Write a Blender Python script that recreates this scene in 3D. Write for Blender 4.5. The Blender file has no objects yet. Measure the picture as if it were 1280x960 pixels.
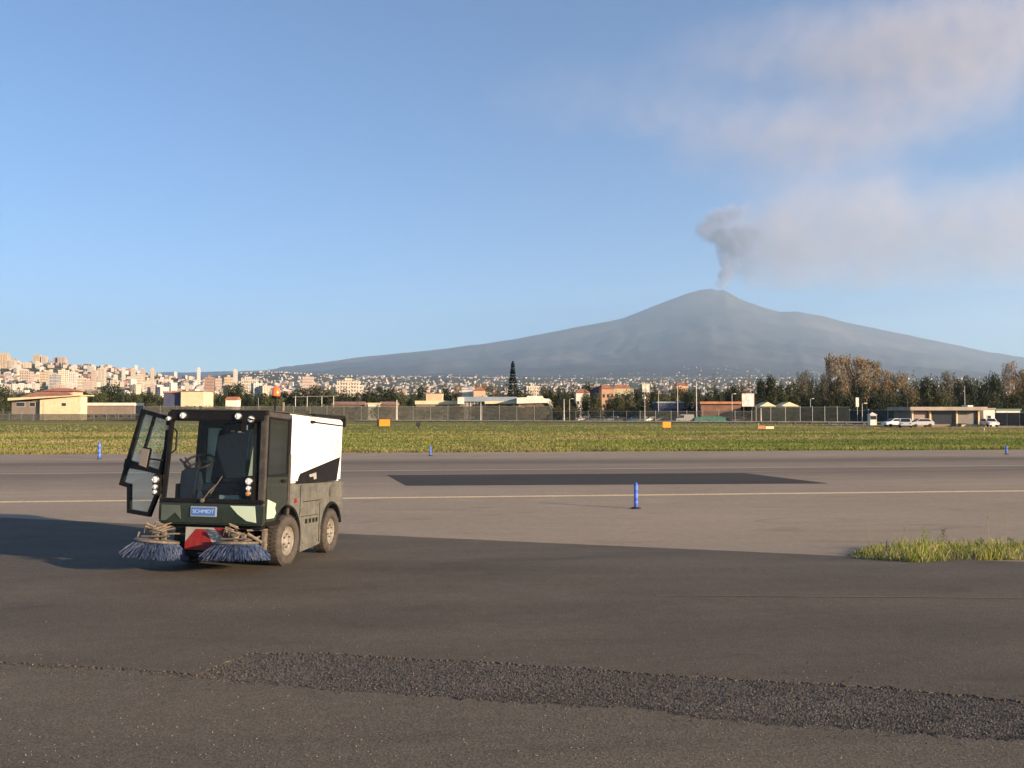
import bpy, bmesh, math, random
from mathutils import Vector, Matrix, noise as mnoise
R = math.radians
C = bpy.context.scene.collection
sc = bpy.context.scene
# ---------------------------------------------------------------- camera
F = 1100.0            # focal length in pixels of the 1280 x 960 photograph
CAM_Z = 1.95
HOR = 518.0
PITCH = math.atan((HOR - 480.0) / F)
cd = bpy.data.cameras.new('camera'); cam = bpy.data.objects.new('camera', cd); C.objects.link(cam)
cam.location = (0, 0, CAM_Z)
cam.rotation_euler = (R(90) + PITCH, 0, 0)
cd.sensor_width = 36.0; cd.sensor_fit = 'HORIZONTAL'; cd.lens = 36.0 * F / 1280.0
cd.clip_start = 0.1; cd.clip_end = 150000.0
sc.camera = cam
# ---------------------------------------------------------------- light
SUN_AZ = R(122.0); SUN_EL = R(13.0)
w = bpy.data.worlds.new('World'); sc.world = w; w.use_nodes = True
_nt = w.node_tree
_sky = _nt.nodes.new('ShaderNodeTexSky'); _sky.sky_type = 'NISHITA'; _sky.sun_disc = False
_sky.sun_elevation = SUN_EL; _sky.sun_rotation = SUN_AZ
_sky.altitude = 1500; _sky.air_density = 1.0; _sky.dust_density = 1.0; _sky.ozone_density = 4.0
_nt.links.new(_sky.outputs[0], _nt.nodes['Background'].inputs[0])
_nt.nodes['Background'].inputs[1].default_value = 0.055
sd = bpy.data.lights.new('sun', 'SUN'); sd.energy = 5.0; sd.angle = R(0.6); sd.color = (1.0, 0.725, 0.475)
sun = bpy.data.objects.new('sun', sd); C.objects.link(sun)
SUN_DIR = Vector((math.sin(SUN_AZ) * math.cos(SUN_EL), math.cos(SUN_AZ) * math.cos(SUN_EL), math.sin(SUN_EL)))
sun.rotation_euler = SUN_DIR.to_track_quat('Z', 'Y').to_euler()
sc.view_settings.view_transform = 'Standard'; sc.view_settings.look = 'None'
sc.view_settings.gamma = 1.0; sc.view_settings.use_curve_mapping = False
sc.view_settings.exposure = 1.85
sc.cycles.volume_bounces = 1
sc.cycles.max_bounces = 8
sc.cycles.transparent_max_bounces = 16
sc.cycles.use_denoising = True
sc.cycles.volume_step_rate = 1.0
sc.cycles.volume_max_steps = 128
sc.cycles.sample_clamp_indirect = 8.0

# ---------------------------------------------------------------- placing
def ray(px, py):
    x = (px - 640.0) / F; y = (480.0 - py) / F
    c, s = math.cos(PITCH), math.sin(PITCH)
    return Vector((x, c - y * s, s + y * c))
def low(y):
    """height of the ground: the apron dips about 12 cm between 10.6 m and 15 m from the camera"""
    t = min(1, max(0, (y - 10.4) / 4.2))
    return -0.17 * (t * t * (3 - 2 * t))
def G(px, py, dz=0.0):
    """the ground point seen at a pixel"""
    d = ray(px, py); z = 0.0
    for _ in range(12):
        t = (CAM_Z - z) / -d.z
        z = low(t * d.y)
    t = (CAM_Z - z) / -d.z
    return Vector((t * d.x, t * d.y, z + dz))
def at(px, py, Y):
    d = ray(px, py); t = Y / d.y
    return Vector((t * d.x, Y, CAM_Z + t * d.z))

# ---------------------------------------------------------------- building helpers
def link(name, me, parent=None):
    o = bpy.data.objects.new(name, me); C.objects.link(o)
    if parent is not None: o.parent = parent
    return o
def tag(o, label=None, cat=None, group=None, kind=None):
    if label: o['label'] = label
    if cat: o['category'] = cat
    if group: o['group'] = group
    if kind: o['kind'] = kind
    return o
def empty(name, loc, rz=0.0):
    o = bpy.data.objects.new(name, None); C.objects.link(o)
    o.location = loc; o.rotation_euler = (0, 0, rz); o.empty_display_size = 0.3
    return o

class MB:
    """collects shapes and links them as one mesh object"""
    def __init__(self): self.v = []; self.f = []; self.m = []; self.mi = 0; self.sm = []; self.smooth = False
    def add(self, vs, fs):
        b = len(self.v); self.v += [tuple(p) for p in vs]
        for q in fs: self.f.append(tuple(b + i for i in q)); self.m.append(self.mi); self.sm.append(self.smooth)
        return self
    def box(self, x0, x1, y0, y1, z0, z1, M=None):
        vs = [Vector((x, y, z)) for z in (z0, z1) for y in (y0, y1) for x in (x0, x1)]
        if M is not None: vs = [M @ p for p in vs]
        return self.add(vs, [(0, 2, 3, 1), (4, 5, 7, 6), (0, 1, 5, 4), (2, 6, 7, 3), (0, 4, 6, 2), (1, 3, 7, 5)])
    def prism(self, pts, axis, a, b, bev=0.0):
        """extrude a 2D outline along an axis: 'x' (pts are y,z), 'y' (x,z), 'z' (x,y)"""
        def mk(p, t):
            if axis == 'x': return (t, p[0], p[1])
            if axis == 'y': return (p[0], t, p[1])
            return (p[0], p[1], t)
        n = len(pts)
        area = sum(pts[i][0] * pts[(i + 1) % n][1] - pts[(i + 1) % n][0] * pts[i][1] for i in range(n))
        pts = list(pts)
        if area < 0: pts.reverse()
        if axis == 'y': a, b = b, a
        lo, hi = [mk(p, a) for p in pts], [mk(p, b) for p in pts]
        fs = [tuple(range(n - 1, -1, -1)), tuple(range(n, 2 * n))]
        fs += [(i, (i + 1) % n, n + (i + 1) % n, n + i) for i in range(n)]
        return self.add(lo + hi, fs)
    def tube(self, pts, r, n=8, cap=True):
        pts = [Vector(p) for p in pts]
        rs = r if isinstance(r, (list, tuple)) else [r] * len(pts)
        vs = []; up = None
        for i, p in enumerate(pts):
            d = (pts[min(i + 1, len(pts) - 1)] - pts[max(i - 1, 0)]).normalized()
            if up is None or abs(up.dot(d)) > 0.98:
                up = Vector((0, 0, 1)) if abs(d.z) < 0.9 else Vector((1, 0, 0))
            s = d.cross(up).normalized(); t = s.cross(d).normalized(); up = t
            for k in range(n):
                a = 2 * math.pi * k / n
                vs.append(p + (s * math.cos(a) + t * math.sin(a)) * rs[i])
        fs = []
        for i in range(len(pts) - 1):
            for k in range(n):
                k2 = (k + 1) % n
                fs.append((i * n + k, i * n + k2, (i + 1) * n + k2, (i + 1) * n + k))
        if cap:
            fs.append(tuple(range(n - 1, -1, -1))); e = (len(pts) - 1) * n
            fs.append(tuple(range(e, e + n)))
        return self.add(vs, fs)
    def lathe(self, prof, n=24, M=None):
        """prof: (radius, height) pairs, spun about z"""
        vs = []; m = len(prof)
        for k in range(n):
            a = 2 * math.pi * k / n
            for r_, z in prof:
                p = Vector((r_ * math.cos(a), r_ * math.sin(a), z)); vs.append(M @ p if M is not None else p)
        fs = []
        for k in range(n):
            k2 = (k + 1) % n
            for j in range(m - 1):
                fs.append((k * m + j, k2 * m + j, k2 * m + j + 1, k * m + j + 1))
        return self.add(vs, fs)
    def build(self, name, mats, parent=None, bevel=0.0, smooth=None):
        me = bpy.data.meshes.new(name); me.from_pydata(self.v, [], self.f)
        if not isinstance(mats, (list, tuple)): mats = [mats]
        for m_ in mats: me.materials.append(m_)
        me.polygons.foreach_set('material_index', self.m)
        sm = self.sm if smooth is None else [smooth] * len(self.f)
        me.polygons.foreach_set('use_smooth', sm)
        me.update()
        bm = bmesh.new(); bm.from_mesh(me)
        bmesh.ops.recalc_face_normals(bm, faces=bm.faces)
        if bevel > 0:
            es = [e for e in bm.edges if len(e.link_faces) == 2 and e.calc_face_angle(0) > R(35)]
            bmesh.ops.bevel(bm, geom=es, offset=bevel, segments=2, affect='EDGES', clamp_overlap=True)
        bm.to_mesh(me); bm.free(); me.update()
        return link(name, me, parent)

# ---------------------------------------------------------------- materials
MATS = {}
def nodes_of(name):
    m = bpy.data.materials.new(name); m.use_nodes = True; nt = m.node_tree
    return m, nt, nt.nodes['Principled BSDF']
def N(nt, typ, **kw):
    n = nt.nodes.new(typ)
    for k, v in kw.items():
        if k == 'ins':
            for a, b in v.items(): n.inputs[a].default_value = b
        else: setattr(n, k, v)
    return n
def ramp(nt, src, stops, interp='LINEAR'):
    r_ = nt.nodes.new('ShaderNodeValToRGB'); r_.color_ramp.interpolation = interp
    e = r_.color_ramp.elements
    while len(e) < len(stops): e.new(0.5)
    for el, (p, c) in zip(e, stops):
        el.position = p; el.color = (c, c, c, 1) if isinstance(c, (int, float)) else tuple(c) + (1,)
    nt.links.new(src, r_.inputs[0]); return r_.outputs[0]
def mix(nt, fac, a, b, mode='MIX'):
    m = nt.nodes.new('ShaderNodeMix'); m.data_type = 'RGBA'; m.blend_type = mode
    for k, v in ((0, fac), (6, a), (7, b)):
        sock = m.inputs[k]
        if isinstance(v, (int, float)): sock.default_value = v if k == 0 else (v, v, v, 1)
        elif isinstance(v, (tuple, list)): sock.default_value = tuple(v) + (1,)
        else: nt.links.new(v, sock)
    return m.outputs[2]
def math_(nt, op, a, b=None, c=None, clamp=False):
    m = nt.nodes.new('ShaderNodeMath'); m.operation = op; m.use_clamp = clamp
    for i, v in enumerate((a, b, c)):
        if v is None: continue
        if isinstance(v, (int, float)): m.inputs[i].default_value = v
        else: nt.links.new(v, m.inputs[i])
    return m.outputs[0]
def noise_(nt, vec, scale, detail=4, rough=0.55, dim='3D', dist=0.0):
    n = N(nt, 'ShaderNodeTexNoise', noise_dimensions=dim, ins={'Scale': scale, 'Detail': detail, 'Roughness': rough, 'Distortion': dist})
    if vec is not None: nt.links.new(vec, n.inputs['Vector'])
    return n.outputs['Fac']
def geo_pos(nt): return nt.nodes.new('ShaderNodeNewGeometry').outputs['Position']
def obj_pos(nt): return nt.nodes.new('ShaderNodeTexCoord').outputs['Object']
def scaled(nt, vec, s):
    m = N(nt, 'ShaderNodeMapping', vector_type='POINT'); m.inputs['Scale'].default_value = s
    nt.links.new(vec, m.inputs[0]); return m.outputs[0]
def bump(nt, h, strength, dist, bsdf):
    b = N(nt, 'ShaderNodeBump', ins={'Strength': strength, 'Distance': dist})
    nt.links.new(h, b.inputs['Height']); nt.links.new(b.outputs[0], bsdf.inputs['Normal'])
def paint(name, col, rough=0.5, metal=0.0, var=0.12, scale=3.0, dirt=0.0, dirt_col=(0.16, 0.13, 0.10), spec=0.35, coat=0.0):
    """a plain material with uneven tone and some dirt"""
    if name in MATS: return MATS[name]
    m, nt, b = nodes_of(name)
    p = obj_pos(nt)
    n1 = noise_(nt, p, scale, 5)
    f = ramp(nt, n1, [(0.3, 1 - var), (0.7, 1 + var)]) if var else None
    c = mix(nt, 1.0, col, f, 'MULTIPLY') if var else None
    if dirt:
        n2 = noise_(nt, p, scale * 2.3, 6, 0.65)
        d = ramp(nt, n2, [(0.45, 0.0), (0.75, dirt)])
        c = mix(nt, d, c if c is not None else col, dirt_col)
    if c is not None: nt.links.new(c, b.inputs['Base Color'])
    else: b.inputs['Base Color'].default_value = tuple(col) + (1,)
    b.inputs['Roughness'].default_value = rough; b.inputs['Metallic'].default_value = metal
    b.inputs['Specular IOR Level'].default_value = spec; b.inputs['Coat Weight'].default_value = coat
    MATS[name] = m; return m
# ================================================================ the setting: far land
def interp(x, pts):
    if x <= pts[0][0]: return pts[0][1]
    for (a, b), (c, d) in zip(pts, pts[1:]):
        if x <= c: return b + (d - b) * (x - a) / (c - a)
    return pts[-1][1]
SKYLINE = [(-400, 478), (0, 470), (200, 466), (330, 463), (380, 455), (430, 449), (500, 441), (560, 435), (640, 423), (700, 413), (740, 405),
           (780, 396), (810, 384), (845, 371), (862, 365), (876, 361.5), (890, 360), (899, 362.5), (906, 361), (916, 367), (925, 372), (950, 382), (975, 389), (1000, 388), (1030, 394),
           (1060, 402), (1100, 411), (1150, 421), (1200, 431), (1240, 440), (1280, 447), (1400, 462), (1700, 480)]
HILL = [(-500, 440), (0, 452), (60, 456), (130, 459), (200, 463), (240, 462), (280, 460), (320, 464), (420, 470), (700, 474), (1280, 473), (1800, 478)]
def elev(px, d):
    """height above the camera, as pixels over the horizon, of the land at distance d in the direction px"""
    left = max(0.0, min(1.0, (330 - px) / 200.0))
    hill = HOR - interp(px, HILL)
    a = min(1, max(0, (d - 500) / (4200.0 - 500)))
    b = min(1, max(0, (d - 500) / (9500.0 - 500)))
    e = hill * ((a ** 0.8) * left + (b ** 0.62) * (1 - left))
    if left > 0 and d > 4300: e *= 1 - left * 0.6 * min(1, (d - 4300) / 4000)
    if d > 11000:
        t = min(1, (d - 11000) / 19000.0)
        peak = HOR - interp(px, SKYLINE)
        e = e * (1 - t) + peak * (0.15 * t + 0.85 * t ** 1.35) if t < 1 else peak
        e = max(e, 0)
        if d > 30000: e = peak * (1 - (d - 30000) / 7000.0)
    return e
def land_z(px, d, rough=1.0):
    e = elev(px, d)
    X = (px - 640) / F * d
    z = CAM_Z + e / F * d
    k = min(1, max(0, (d - 900) / 3000.0))
    z += rough * k * (mnoise.fractal(Vector((X / 1800, d / 1800, 0.3)), 1.0, 2.0, 5)) * (14 if d < 12000 else 14 + 110 * min(1, (d - 12000) / 8000) * (1 if d < 29000 else 0.25))
    if d > 14000:                                   # gullies and ridges running down the slopes, small side cones
        g = min(1, (d - 14000) / 6000) * max(0, min(1, (30500 - d) / 5000)) * min(1, e / 90)
        z -= 48 * g * (1 - abs(mnoise.noise(Vector((px / 26.0 + 0.6 * mnoise.noise(Vector((px / 60, d / 3000, 1))), d / 9000, 7)))) * 2.2)
        z += 90 * g * max(0, mnoise.noise(Vector((X / 900, d / 1500, 11))) - 0.25)
    return z
def land_mesh(name, ds, pxs, mat):
    vs = []; fs = []
    for d in ds:
        for px in pxs:
            vs.append(((px - 640) / F * d, d, land_z(px, d) if d > 595 else -0.5))
    n = len(pxs)
    for i in range(len(ds) - 1):
        for j in range(n - 1):
            fs.append((i * n + j, i * n + j + 1, (i + 1) * n + j + 1, (i + 1) * n + j))
    me = bpy.data.meshes.new(name); me.from_pydata(vs, [], fs); me.materials.append(mat)
    me.polygons.foreach_set('use_smooth', [True] * len(fs)); me.update()
    return tag(link(name, me), kind='structure')

m, nt, b = nodes_of('mountain_rock'); p = geo_pos(nt)
n1 = noise_(nt, scaled(nt, p, (0.00022, 0.00022, 0.0006)), 1.0, 8, 0.62)
n2 = noise_(nt, scaled(nt, p, (0.0012, 0.0012, 0.0012)), 1.0, 6, 0.6)
c1 = ramp(nt, n1, [(0.35, (0.024, 0.030, 0.034)), (0.55, (0.058, 0.058, 0.060)), (0.72, (0.12, 0.11, 0.10))])
c = mix(nt, 0.5, c1, ramp(nt, n2, [(0.35, 0.35), (0.7, 1.3)]), 'MULTIPLY')
nt.links.new(c, b.inputs['Base Color']); b.inputs['Roughness'].default_value = 0.95; b.inputs['Specular IOR Level'].default_value = 0.1
M_MOUNT = m
m, nt, b = nodes_of('land_green'); p = geo_pos(nt)
n1 = noise_(nt, scaled(nt, p, (0.004, 0.004, 0.004)), 1.0, 7, 0.6)
c1 = ramp(nt, n1, [(0.35, (0.028, 0.04, 0.02)), (0.55, (0.07, 0.075, 0.04)), (0.68, (0.18, 0.145, 0.10))])
nt.links.new(c1, b.inputs['Base Color']); b.inputs['Roughness'].default_value = 0.95; b.inputs['Specular IOR Level'].default_value = 0.1
M_LAND = m

ds = [590] + [600 + i * 130 for i in range(34)] + [5100 + i * 420 for i in range(20)]
land_mesh('hills', ds, list(range(-400, 1800, 20)), M_LAND)
ds = [12800 + i * 290 for i in range(78)]
mt = land_mesh('mountain', ds, list(range(-300, 1700, 5)), M_MOUNT)

# ================================================================ air: haze over everything, smoke above the crater
TOPZ = 4325.0
m = bpy.data.materials.new('haze_air'); m.use_nodes = True; nt = m.node_tree; nt.nodes.clear()
o_ = nt.nodes.new('ShaderNodeOutputMaterial'); v = nt.nodes.new('ShaderNodeVolumePrincipled')
v.inputs['Color'].default_value = (0.53, 0.75, 1.0, 1); v.inputs['Density'].default_value = 2.7e-5; v.inputs['Anisotropy'].default_value = 0.25
nt.links.new(v.outputs[0], o_.inputs['Volume'])
hz = MB().box(-41000, 41000, -20000, 41000, -3.0, TOPZ).build('haze', m); tag(hz, kind='stuff')

S = 30000.0 / F
def smoke_material(name, blobs, dens, warp, nscale, col, cut=0.0, nz2=(2.2, -0.25)):
    """blobs: (px, py, depth, rx, ry, rdepth, tilt in degrees, weight) in units of one photo pixel at 30 km"""
    m = bpy.data.materials.new(name); m.use_nodes = True; nt = m.node_tree; nt.nodes.clear()
    o_ = nt.nodes.new('ShaderNodeOutputMaterial'); v = nt.nodes.new('ShaderNodeVolumePrincipled')
    p = nt.nodes.new('ShaderNodeTexCoord').outputs['Object']
    nz = N(nt, 'ShaderNodeTexNoise', ins={'Scale': nscale, 'Detail': 3.0, 'Roughness': 0.55}); nt.links.new(p, nz.inputs['Vector'])
    sub = N(nt, 'ShaderNodeVectorMath', operation='SUBTRACT'); nt.links.new(nz.outputs['Color'], sub.inputs[0]); sub.inputs[1].default_value = (0.5, 0.5, 0.5)
    mad = N(nt, 'ShaderNodeVectorMath', operation='MULTIPLY_ADD'); nt.links.new(sub.outputs[0], mad.inputs[0]); mad.inputs[1].default_value = (warp, warp, warp); nt.links.new(p, mad.inputs[2])
    q = mad.outputs[0]; tot = None
    for (bx, by, bd, rx, ry, rd, tilt, wt) in blobs:
        mp = N(nt, 'ShaderNodeMapping', vector_type='TEXTURE')
        mp.inputs['Location'].default_value = (bx - 640, bd, HOR - by); mp.inputs['Rotation'].default_value = (0, -R(tilt), 0)
        mp.inputs['Scale'].default_value = (rx, rd, ry); nt.links.new(q, mp.inputs[0])
        gr = N(nt, 'ShaderNodeTexGradient', gradient_type='SPHERICAL'); nt.links.new(mp.outputs[0], gr.inputs[0])
        s_ = math_(nt, 'MULTIPLY', gr.outputs['Fac'], wt)
        tot = s_ if tot is None else math_(nt, 'ADD', tot, s_)
    n2 = noise_(nt, p, nscale * 1.7, 4, 0.6)
    t = math_(nt, 'SUBTRACT', math_(nt, 'MULTIPLY', tot, math_(nt, 'MULTIPLY_ADD', n2, nz2[0], nz2[1])), cut)
    t = math_(nt, 'MULTIPLY', t, dens, clamp=False)
    t = math_(nt, 'MAXIMUM', t, 0.0)
    nt.links.new(t, v.inputs['Density']); v.inputs['Color'].default_value = tuple(col) + (1,)
    v.inputs['Anisotropy'].default_value = 0.0
    nt.links.new(v.outputs[0], o_.inputs['Volume'])
    return m
def smoke(name, x0, x1, y0, y1, dep, mat):
    o = MB().box(x0 - 640, x1 - 640, -dep, dep, HOR - y1, HOR - y0).build(name, mat)
    o.scale = (S, S, S); o.location = (0, 30000.0, CAM_Z)
    return tag(o, kind='stuff')
COL = [(904, 353, 0, 8, 20, 10, 0, 4), (908, 338, 0, 12, 22, 14, 8, 4), (915, 323, 0, 17, 20, 18, 8, 4), (922, 308, 0, 26, 18, 26, 0, 4),
       (906, 296, 0, 26, 16, 26, 0, 4), (886, 287, 0, 20, 16, 20, 0, 4), (898, 272, 0, 22, 14, 20, 0, 3), (928, 292, 0, 36, 18, 30, 0, 2.6), (918, 264, 0, 30, 13, 24, 10, 2.0), (936, 330, 10, 26, 34, 26, 0, 1.0)]
smoke('smoke_column', 845, 1000, 235, 360, 45, smoke_material('smoke_dense', COL, 2.6e-3, 26, 0.075, (0.33, 0.39, 0.58), 0.28, (3.2, -0.75)))
PL = [(955, 290, 10, 58, 46, 50, 3, 2.0), (985, 300, 15, 90, 66, 80, 0, 2.6), (965, 342, 10, 56, 34, 50, 0, 1.8), (1050, 290, 20, 170, 78, 100, 0, 2.4), (1060, 345, 15, 150, 42, 80, 0, 1.8), (1200, 290, 20, 230, 84, 110, -3, 2.4), (1390, 275, 20, 220, 100, 110, 0, 2.2),
      (890, 140, 30, 150, 50, 80, -6, 1.0), (1000, 165, 30, 190, 60, 90, 8, 1.6), (1150, 130, 30, 230, 74, 100, 14, 1.5), (1060, 40, 40, 300, 80, 100, 6, 1.1), (1230, 30, 40, 290, 90, 100, 10, 2.4),
      (1040, 225, 20, 150, 44, 80, 4, 1.2), (740, 110, 30, 170, 60, 80, 0, 0.35)]
smoke('smoke_plume', 600, 1420, -70, 359, 120, smoke_material('smoke_thin', PL, 1.5e-4, 70, 0.016, (0.53, 0.51, 0.55), 0.0, (3.4, -0.85)))
# ================================================================ ground, taxiway, apron
random.seed(7)
TA = R(6.5)                                   # the taxiway runs at this angle to the picture plane
ta = Vector((math.cos(TA), math.sin(TA), 0)); tn = Vector((-math.sin(TA), math.cos(TA), 0))
def along(nt, p):
    mp = N(nt, 'ShaderNodeMapping', vector_type='POINT'); mp.inputs['Rotation'].default_value = (0, 0, -TA)
    nt.links.new(p, mp.inputs[0]); return mp.outputs[0]
def T(u, n, dz=0.0):
    p = ta * u + tn * n
    return Vector((p.x, p.y, low(p.y) + dz))

def asphalt(name, c0, c1, grain=260.0, big=0.35, bands=None, rough=0.9, speck=0.35, bs=0.5):
    m, nt, b = nodes_of(name); p = geo_pos(nt); q = along(nt, p)
    n1 = noise_(nt, scaled(nt, q, (big * 0.35, big, big)), 1.0, 6, 0.6)
    c = mix(nt, ramp(nt, n1, [(0.32, 0.0), (0.68, 1.0)]), c0, c1)
    n3 = noise_(nt, p, 9.0, 4, 0.6)
    c = mix(nt, 0.55, c, ramp(nt, n3, [(0.3, 0.82), (0.7, 1.16)]), 'MULTIPLY')
    n2 = noise_(nt, p, grain, 2, 0.7)
    c = mix(nt, 1.0, c, ramp(nt, n2, [(0.30, 1 - speck), (0.5, 1.0), (0.72, 1 + speck * 1.5)]), 'MULTIPLY')
    n4 = noise_(nt, p, 55.0, 3, 0.7)
    c = mix(nt, 1.0, c, ramp(nt, n4, [(0.34, 1 - speck * 0.8), (0.5, 1.0), (0.70, 1 + speck * 0.7)]), 'MULTIPLY')
    # worn and stained areas with a shape of their own
    n5 = noise_(nt, scaled(nt, q, (0.22, 0.5, 1)), 1.0, 5, 0.62, dist=2.2)
    c = mix(nt, 1.0, c, ramp(nt, n5, [(0.30, 0.80), (0.44, 1.0), (0.56, 1.0), (0.68, 1.13)]), 'MULTIPLY')
    n6 = noise_(nt, scaled(nt, q, (0.9, 1.4, 1)), 1.0, 3, 0.5, dist=0.6)
    c = mix(nt, ramp(nt, n6, [(0.70, 0.0), (0.76, 0.35)]), c, (0.035, 0.03, 0.026))
    # pale stones here and there
    vo = N(nt, 'ShaderNodeTexVoronoi', ins={'Scale': 22.0}); nt.links.new(p, vo.inputs['Vector'])
    st = ramp(nt, vo.outputs['Distance'], [(0.045, 1.0), (0.075, 0.0)])
    sel = ramp(nt, noise_(nt, p, 3.1, 2), [(0.55, 0.0), (0.72, 0.8)])
    c = mix(nt, math_(nt, 'MULTIPLY', st, sel), c, (0.42, 0.38, 0.33))
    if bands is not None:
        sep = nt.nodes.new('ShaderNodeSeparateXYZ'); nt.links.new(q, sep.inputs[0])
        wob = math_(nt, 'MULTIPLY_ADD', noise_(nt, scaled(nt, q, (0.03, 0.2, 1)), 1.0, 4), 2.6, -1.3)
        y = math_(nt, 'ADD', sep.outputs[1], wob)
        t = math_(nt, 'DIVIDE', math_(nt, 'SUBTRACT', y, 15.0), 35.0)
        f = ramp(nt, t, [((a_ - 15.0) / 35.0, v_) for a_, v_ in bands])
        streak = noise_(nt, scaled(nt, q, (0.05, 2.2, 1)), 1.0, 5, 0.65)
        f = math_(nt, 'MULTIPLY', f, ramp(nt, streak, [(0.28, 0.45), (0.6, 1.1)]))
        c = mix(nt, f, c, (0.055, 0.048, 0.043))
    nt.links.new(c, b.inputs['Base Color']); b.inputs['Roughness'].default_value = rough
    b.inputs['Specular IOR Level'].default_value = 0.25
    h = math_(nt, 'ADD', math_(nt, 'MULTIPLY', n2, 0.5), math_(nt, 'MULTIPLY', n4, 1.0))
    bump(nt, h, bs, 0.006, b)
    return m
M_APRON = asphalt('apron_asphalt', (0.069, 0.059, 0.046), (0.110, 0.095, 0.073), grain=230, big=0.5, speck=0.45, bs=0.75)
M_APRON_NEAR = asphalt('apron_asphalt_close', (0.091, 0.079, 0.061), (0.118, 0.102, 0.077), grain=200, big=0.6, speck=0.5, bs=0.8)
M_TAXI = asphalt('taxiway_asphalt', (0.238, 0.195, 0.145), (0.295, 0.243, 0.180), grain=150, big=0.16, speck=0.22, bs=0.35,
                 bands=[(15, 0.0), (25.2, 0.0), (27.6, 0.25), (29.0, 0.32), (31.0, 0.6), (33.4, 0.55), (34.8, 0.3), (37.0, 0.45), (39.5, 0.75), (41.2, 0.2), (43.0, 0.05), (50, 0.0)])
M_PATCH = asphalt('fresh_asphalt', (0.030, 0.027, 0.025), (0.040, 0.036, 0.033), grain=150, big=0.3, speck=0.2, bs=0.3)

m, nt, b = nodes_of('field_soil'); p = geo_pos(nt); q = along(nt, p)
n1 = noise_(nt, scaled(nt, q, (0.02, 0.12, 1)), 1.0, 8, 0.65)
c = ramp(nt, n1, [(0.28, (0.26, 0.18, 0.08)), (0.44, (0.20, 0.185, 0.055)), (0.56, (0.135, 0.165, 0.040)), (0.70, (0.22, 0.19, 0.07))])
n2 = noise_(nt, scaled(nt, q, (0.5, 1.2, 1)), 1.0, 5, 0.7)
c = mix(nt, 1.0, c, ramp(nt, n2, [(0.3, 0.6), (0.7, 1.35)]), 'MULTIPLY')
nt.links.new(c, b.inputs['Base Color']); b.inputs['Roughness'].default_value = 0.95; b.inputs['Specular IOR Level'].default_value = 0.05
bump(nt, n2, 0.8, 0.3, b)
M_FIELD = m

# the ground: one sheet out to the horizon
ys = [-19000, -2000, -200, -20, 0, 5, 8, 10] + [10.4 + 0.2 * i for i in range(23)] + [16, 20, 40, 60, 100, 200, 400, 600, 2000, 10000, 39500]
xs = [-39500, -8000, -2000, -500, -100, -30, -10, 0, 10, 30, 100, 500, 2000, 8000, 39500]
vs = [(x, y, low(y) - (0.3 if y > 590 else 0.06 if y < 17 else 0)) for y in ys for x in xs]; n = len(xs)
fs = [(i * n + j, i * n + j + 1, (i + 1) * n + j + 1, (i + 1) * n + j) for i in range(len(ys) - 1) for j in range(n - 1)]
me = bpy.data.meshes.new('ground'); me.from_pydata(vs, [], fs); me.materials.append(M_FIELD)
tag(link('ground', me), kind='structure')

def sheet(name, pt, nu, nv, mat, kind='structure', skirt=0.0):
    """a sheet of nu x nv cells; pt(s, t) gives its points"""
    vs = [pt(i / nu, j / nv) for j in range(nv + 1) for i in range(nu + 1)]; n = nu + 1
    fs = [(j * n + i, j * n + i + 1, (j + 1) * n + i + 1, (j + 1) * n + i) for j in range(nv) for i in range(nu)]
    if skirt:
        for row in (0, nv):
            b = len(vs)
            for i in range(n):
                p = Vector(vs[row * n + i]); vs.append((p.x, p.y, p.z - skirt))
            for i in range(nu): fs.append((row * n + i, row * n + i + 1, b + i + 1, b + i))
    me = bpy.data.meshes.new(name); me.from_pydata([tuple(v) for v in vs], [], fs); me.materials.append(mat)
    me.validate(); me.update()
    return tag(link(name, me), kind=kind)

# taxiway: between the offsets n0 and n1 of the taxiway frame
def rag(a, s, f=0.6): return s * max(-1.3, min(1.3, mnoise.fractal(Vector((a * f + 0.137, 3.3, 0.1)), 1.0, 2.0, 4)))
GE = 49.4                                       # far edge of the asphalt, where the grass begins
def taxi_pt(s, t):
    u = -220 + 440 * s; n0 = 8.0; n1 = GE + rag(u, 0.35)
    if t < 0.5: n = n0 + (20 - n0) * t * 2
    else: n = 20 + (n1 - 20) * (t - 0.5) * 2
    return T(u, n, 0.005)
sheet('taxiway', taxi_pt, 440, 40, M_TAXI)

def line_mat(name, col, wear):
    m, nt, b = nodes_of(name); p = geo_pos(nt)
    n = noise_(nt, p, 14.0, 6, 0.7); n2 = noise_(nt, p, 1.2, 4, 0.6)
    f = math_(nt, 'ADD', ramp(nt, n, [(0.35, 1.0), (0.62, 0.0)]), ramp(nt, n2, [(0.4, wear), (0.7, 0.0)]), clamp=True)
    c = mix(nt, math_(nt, 'MULTIPLY', f, 0.55), col, (0.17, 0.14, 0.115)); nt.links.new(c, b.inputs['Base Color'])
    b.inputs['Roughness'].default_value = 0.8
    return m
def painted(name, p0, p1, wd, mat, dz=0.010):
    a, b_ = Vector(p0), Vector(p1); d = (b_ - a).normalized(); s_ = Vector((-d.y, d.x, 0)) * wd / 2
    def pt(s, t):
        p = a.lerp(b_, s) + s_ * (2 * t - 1); return Vector((p.x, p.y, low(p.y) + dz))
    return sheet(name, pt, 120, 1, mat)
M_YEL = line_mat('worn_yellow_paint', (0.80, 0.62, 0.34), 0.25)
M_WHT = line_mat('worn_white_paint', (0.42, 0.37, 0.31), 0.5)
a, b_ = G(0, 628), G(1280, 614); d = (b_ - a); painted('yellow_line', a - d * 1.5, b_ + d * 1.5, 0.36, M_YEL)
a, b_ = G(0, 592.5), G(1280, 582); d = (b_ - a); painted('white_line', a - d * 1.5, b_ + d * 1.5, 0.35, M_WHT)
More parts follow.
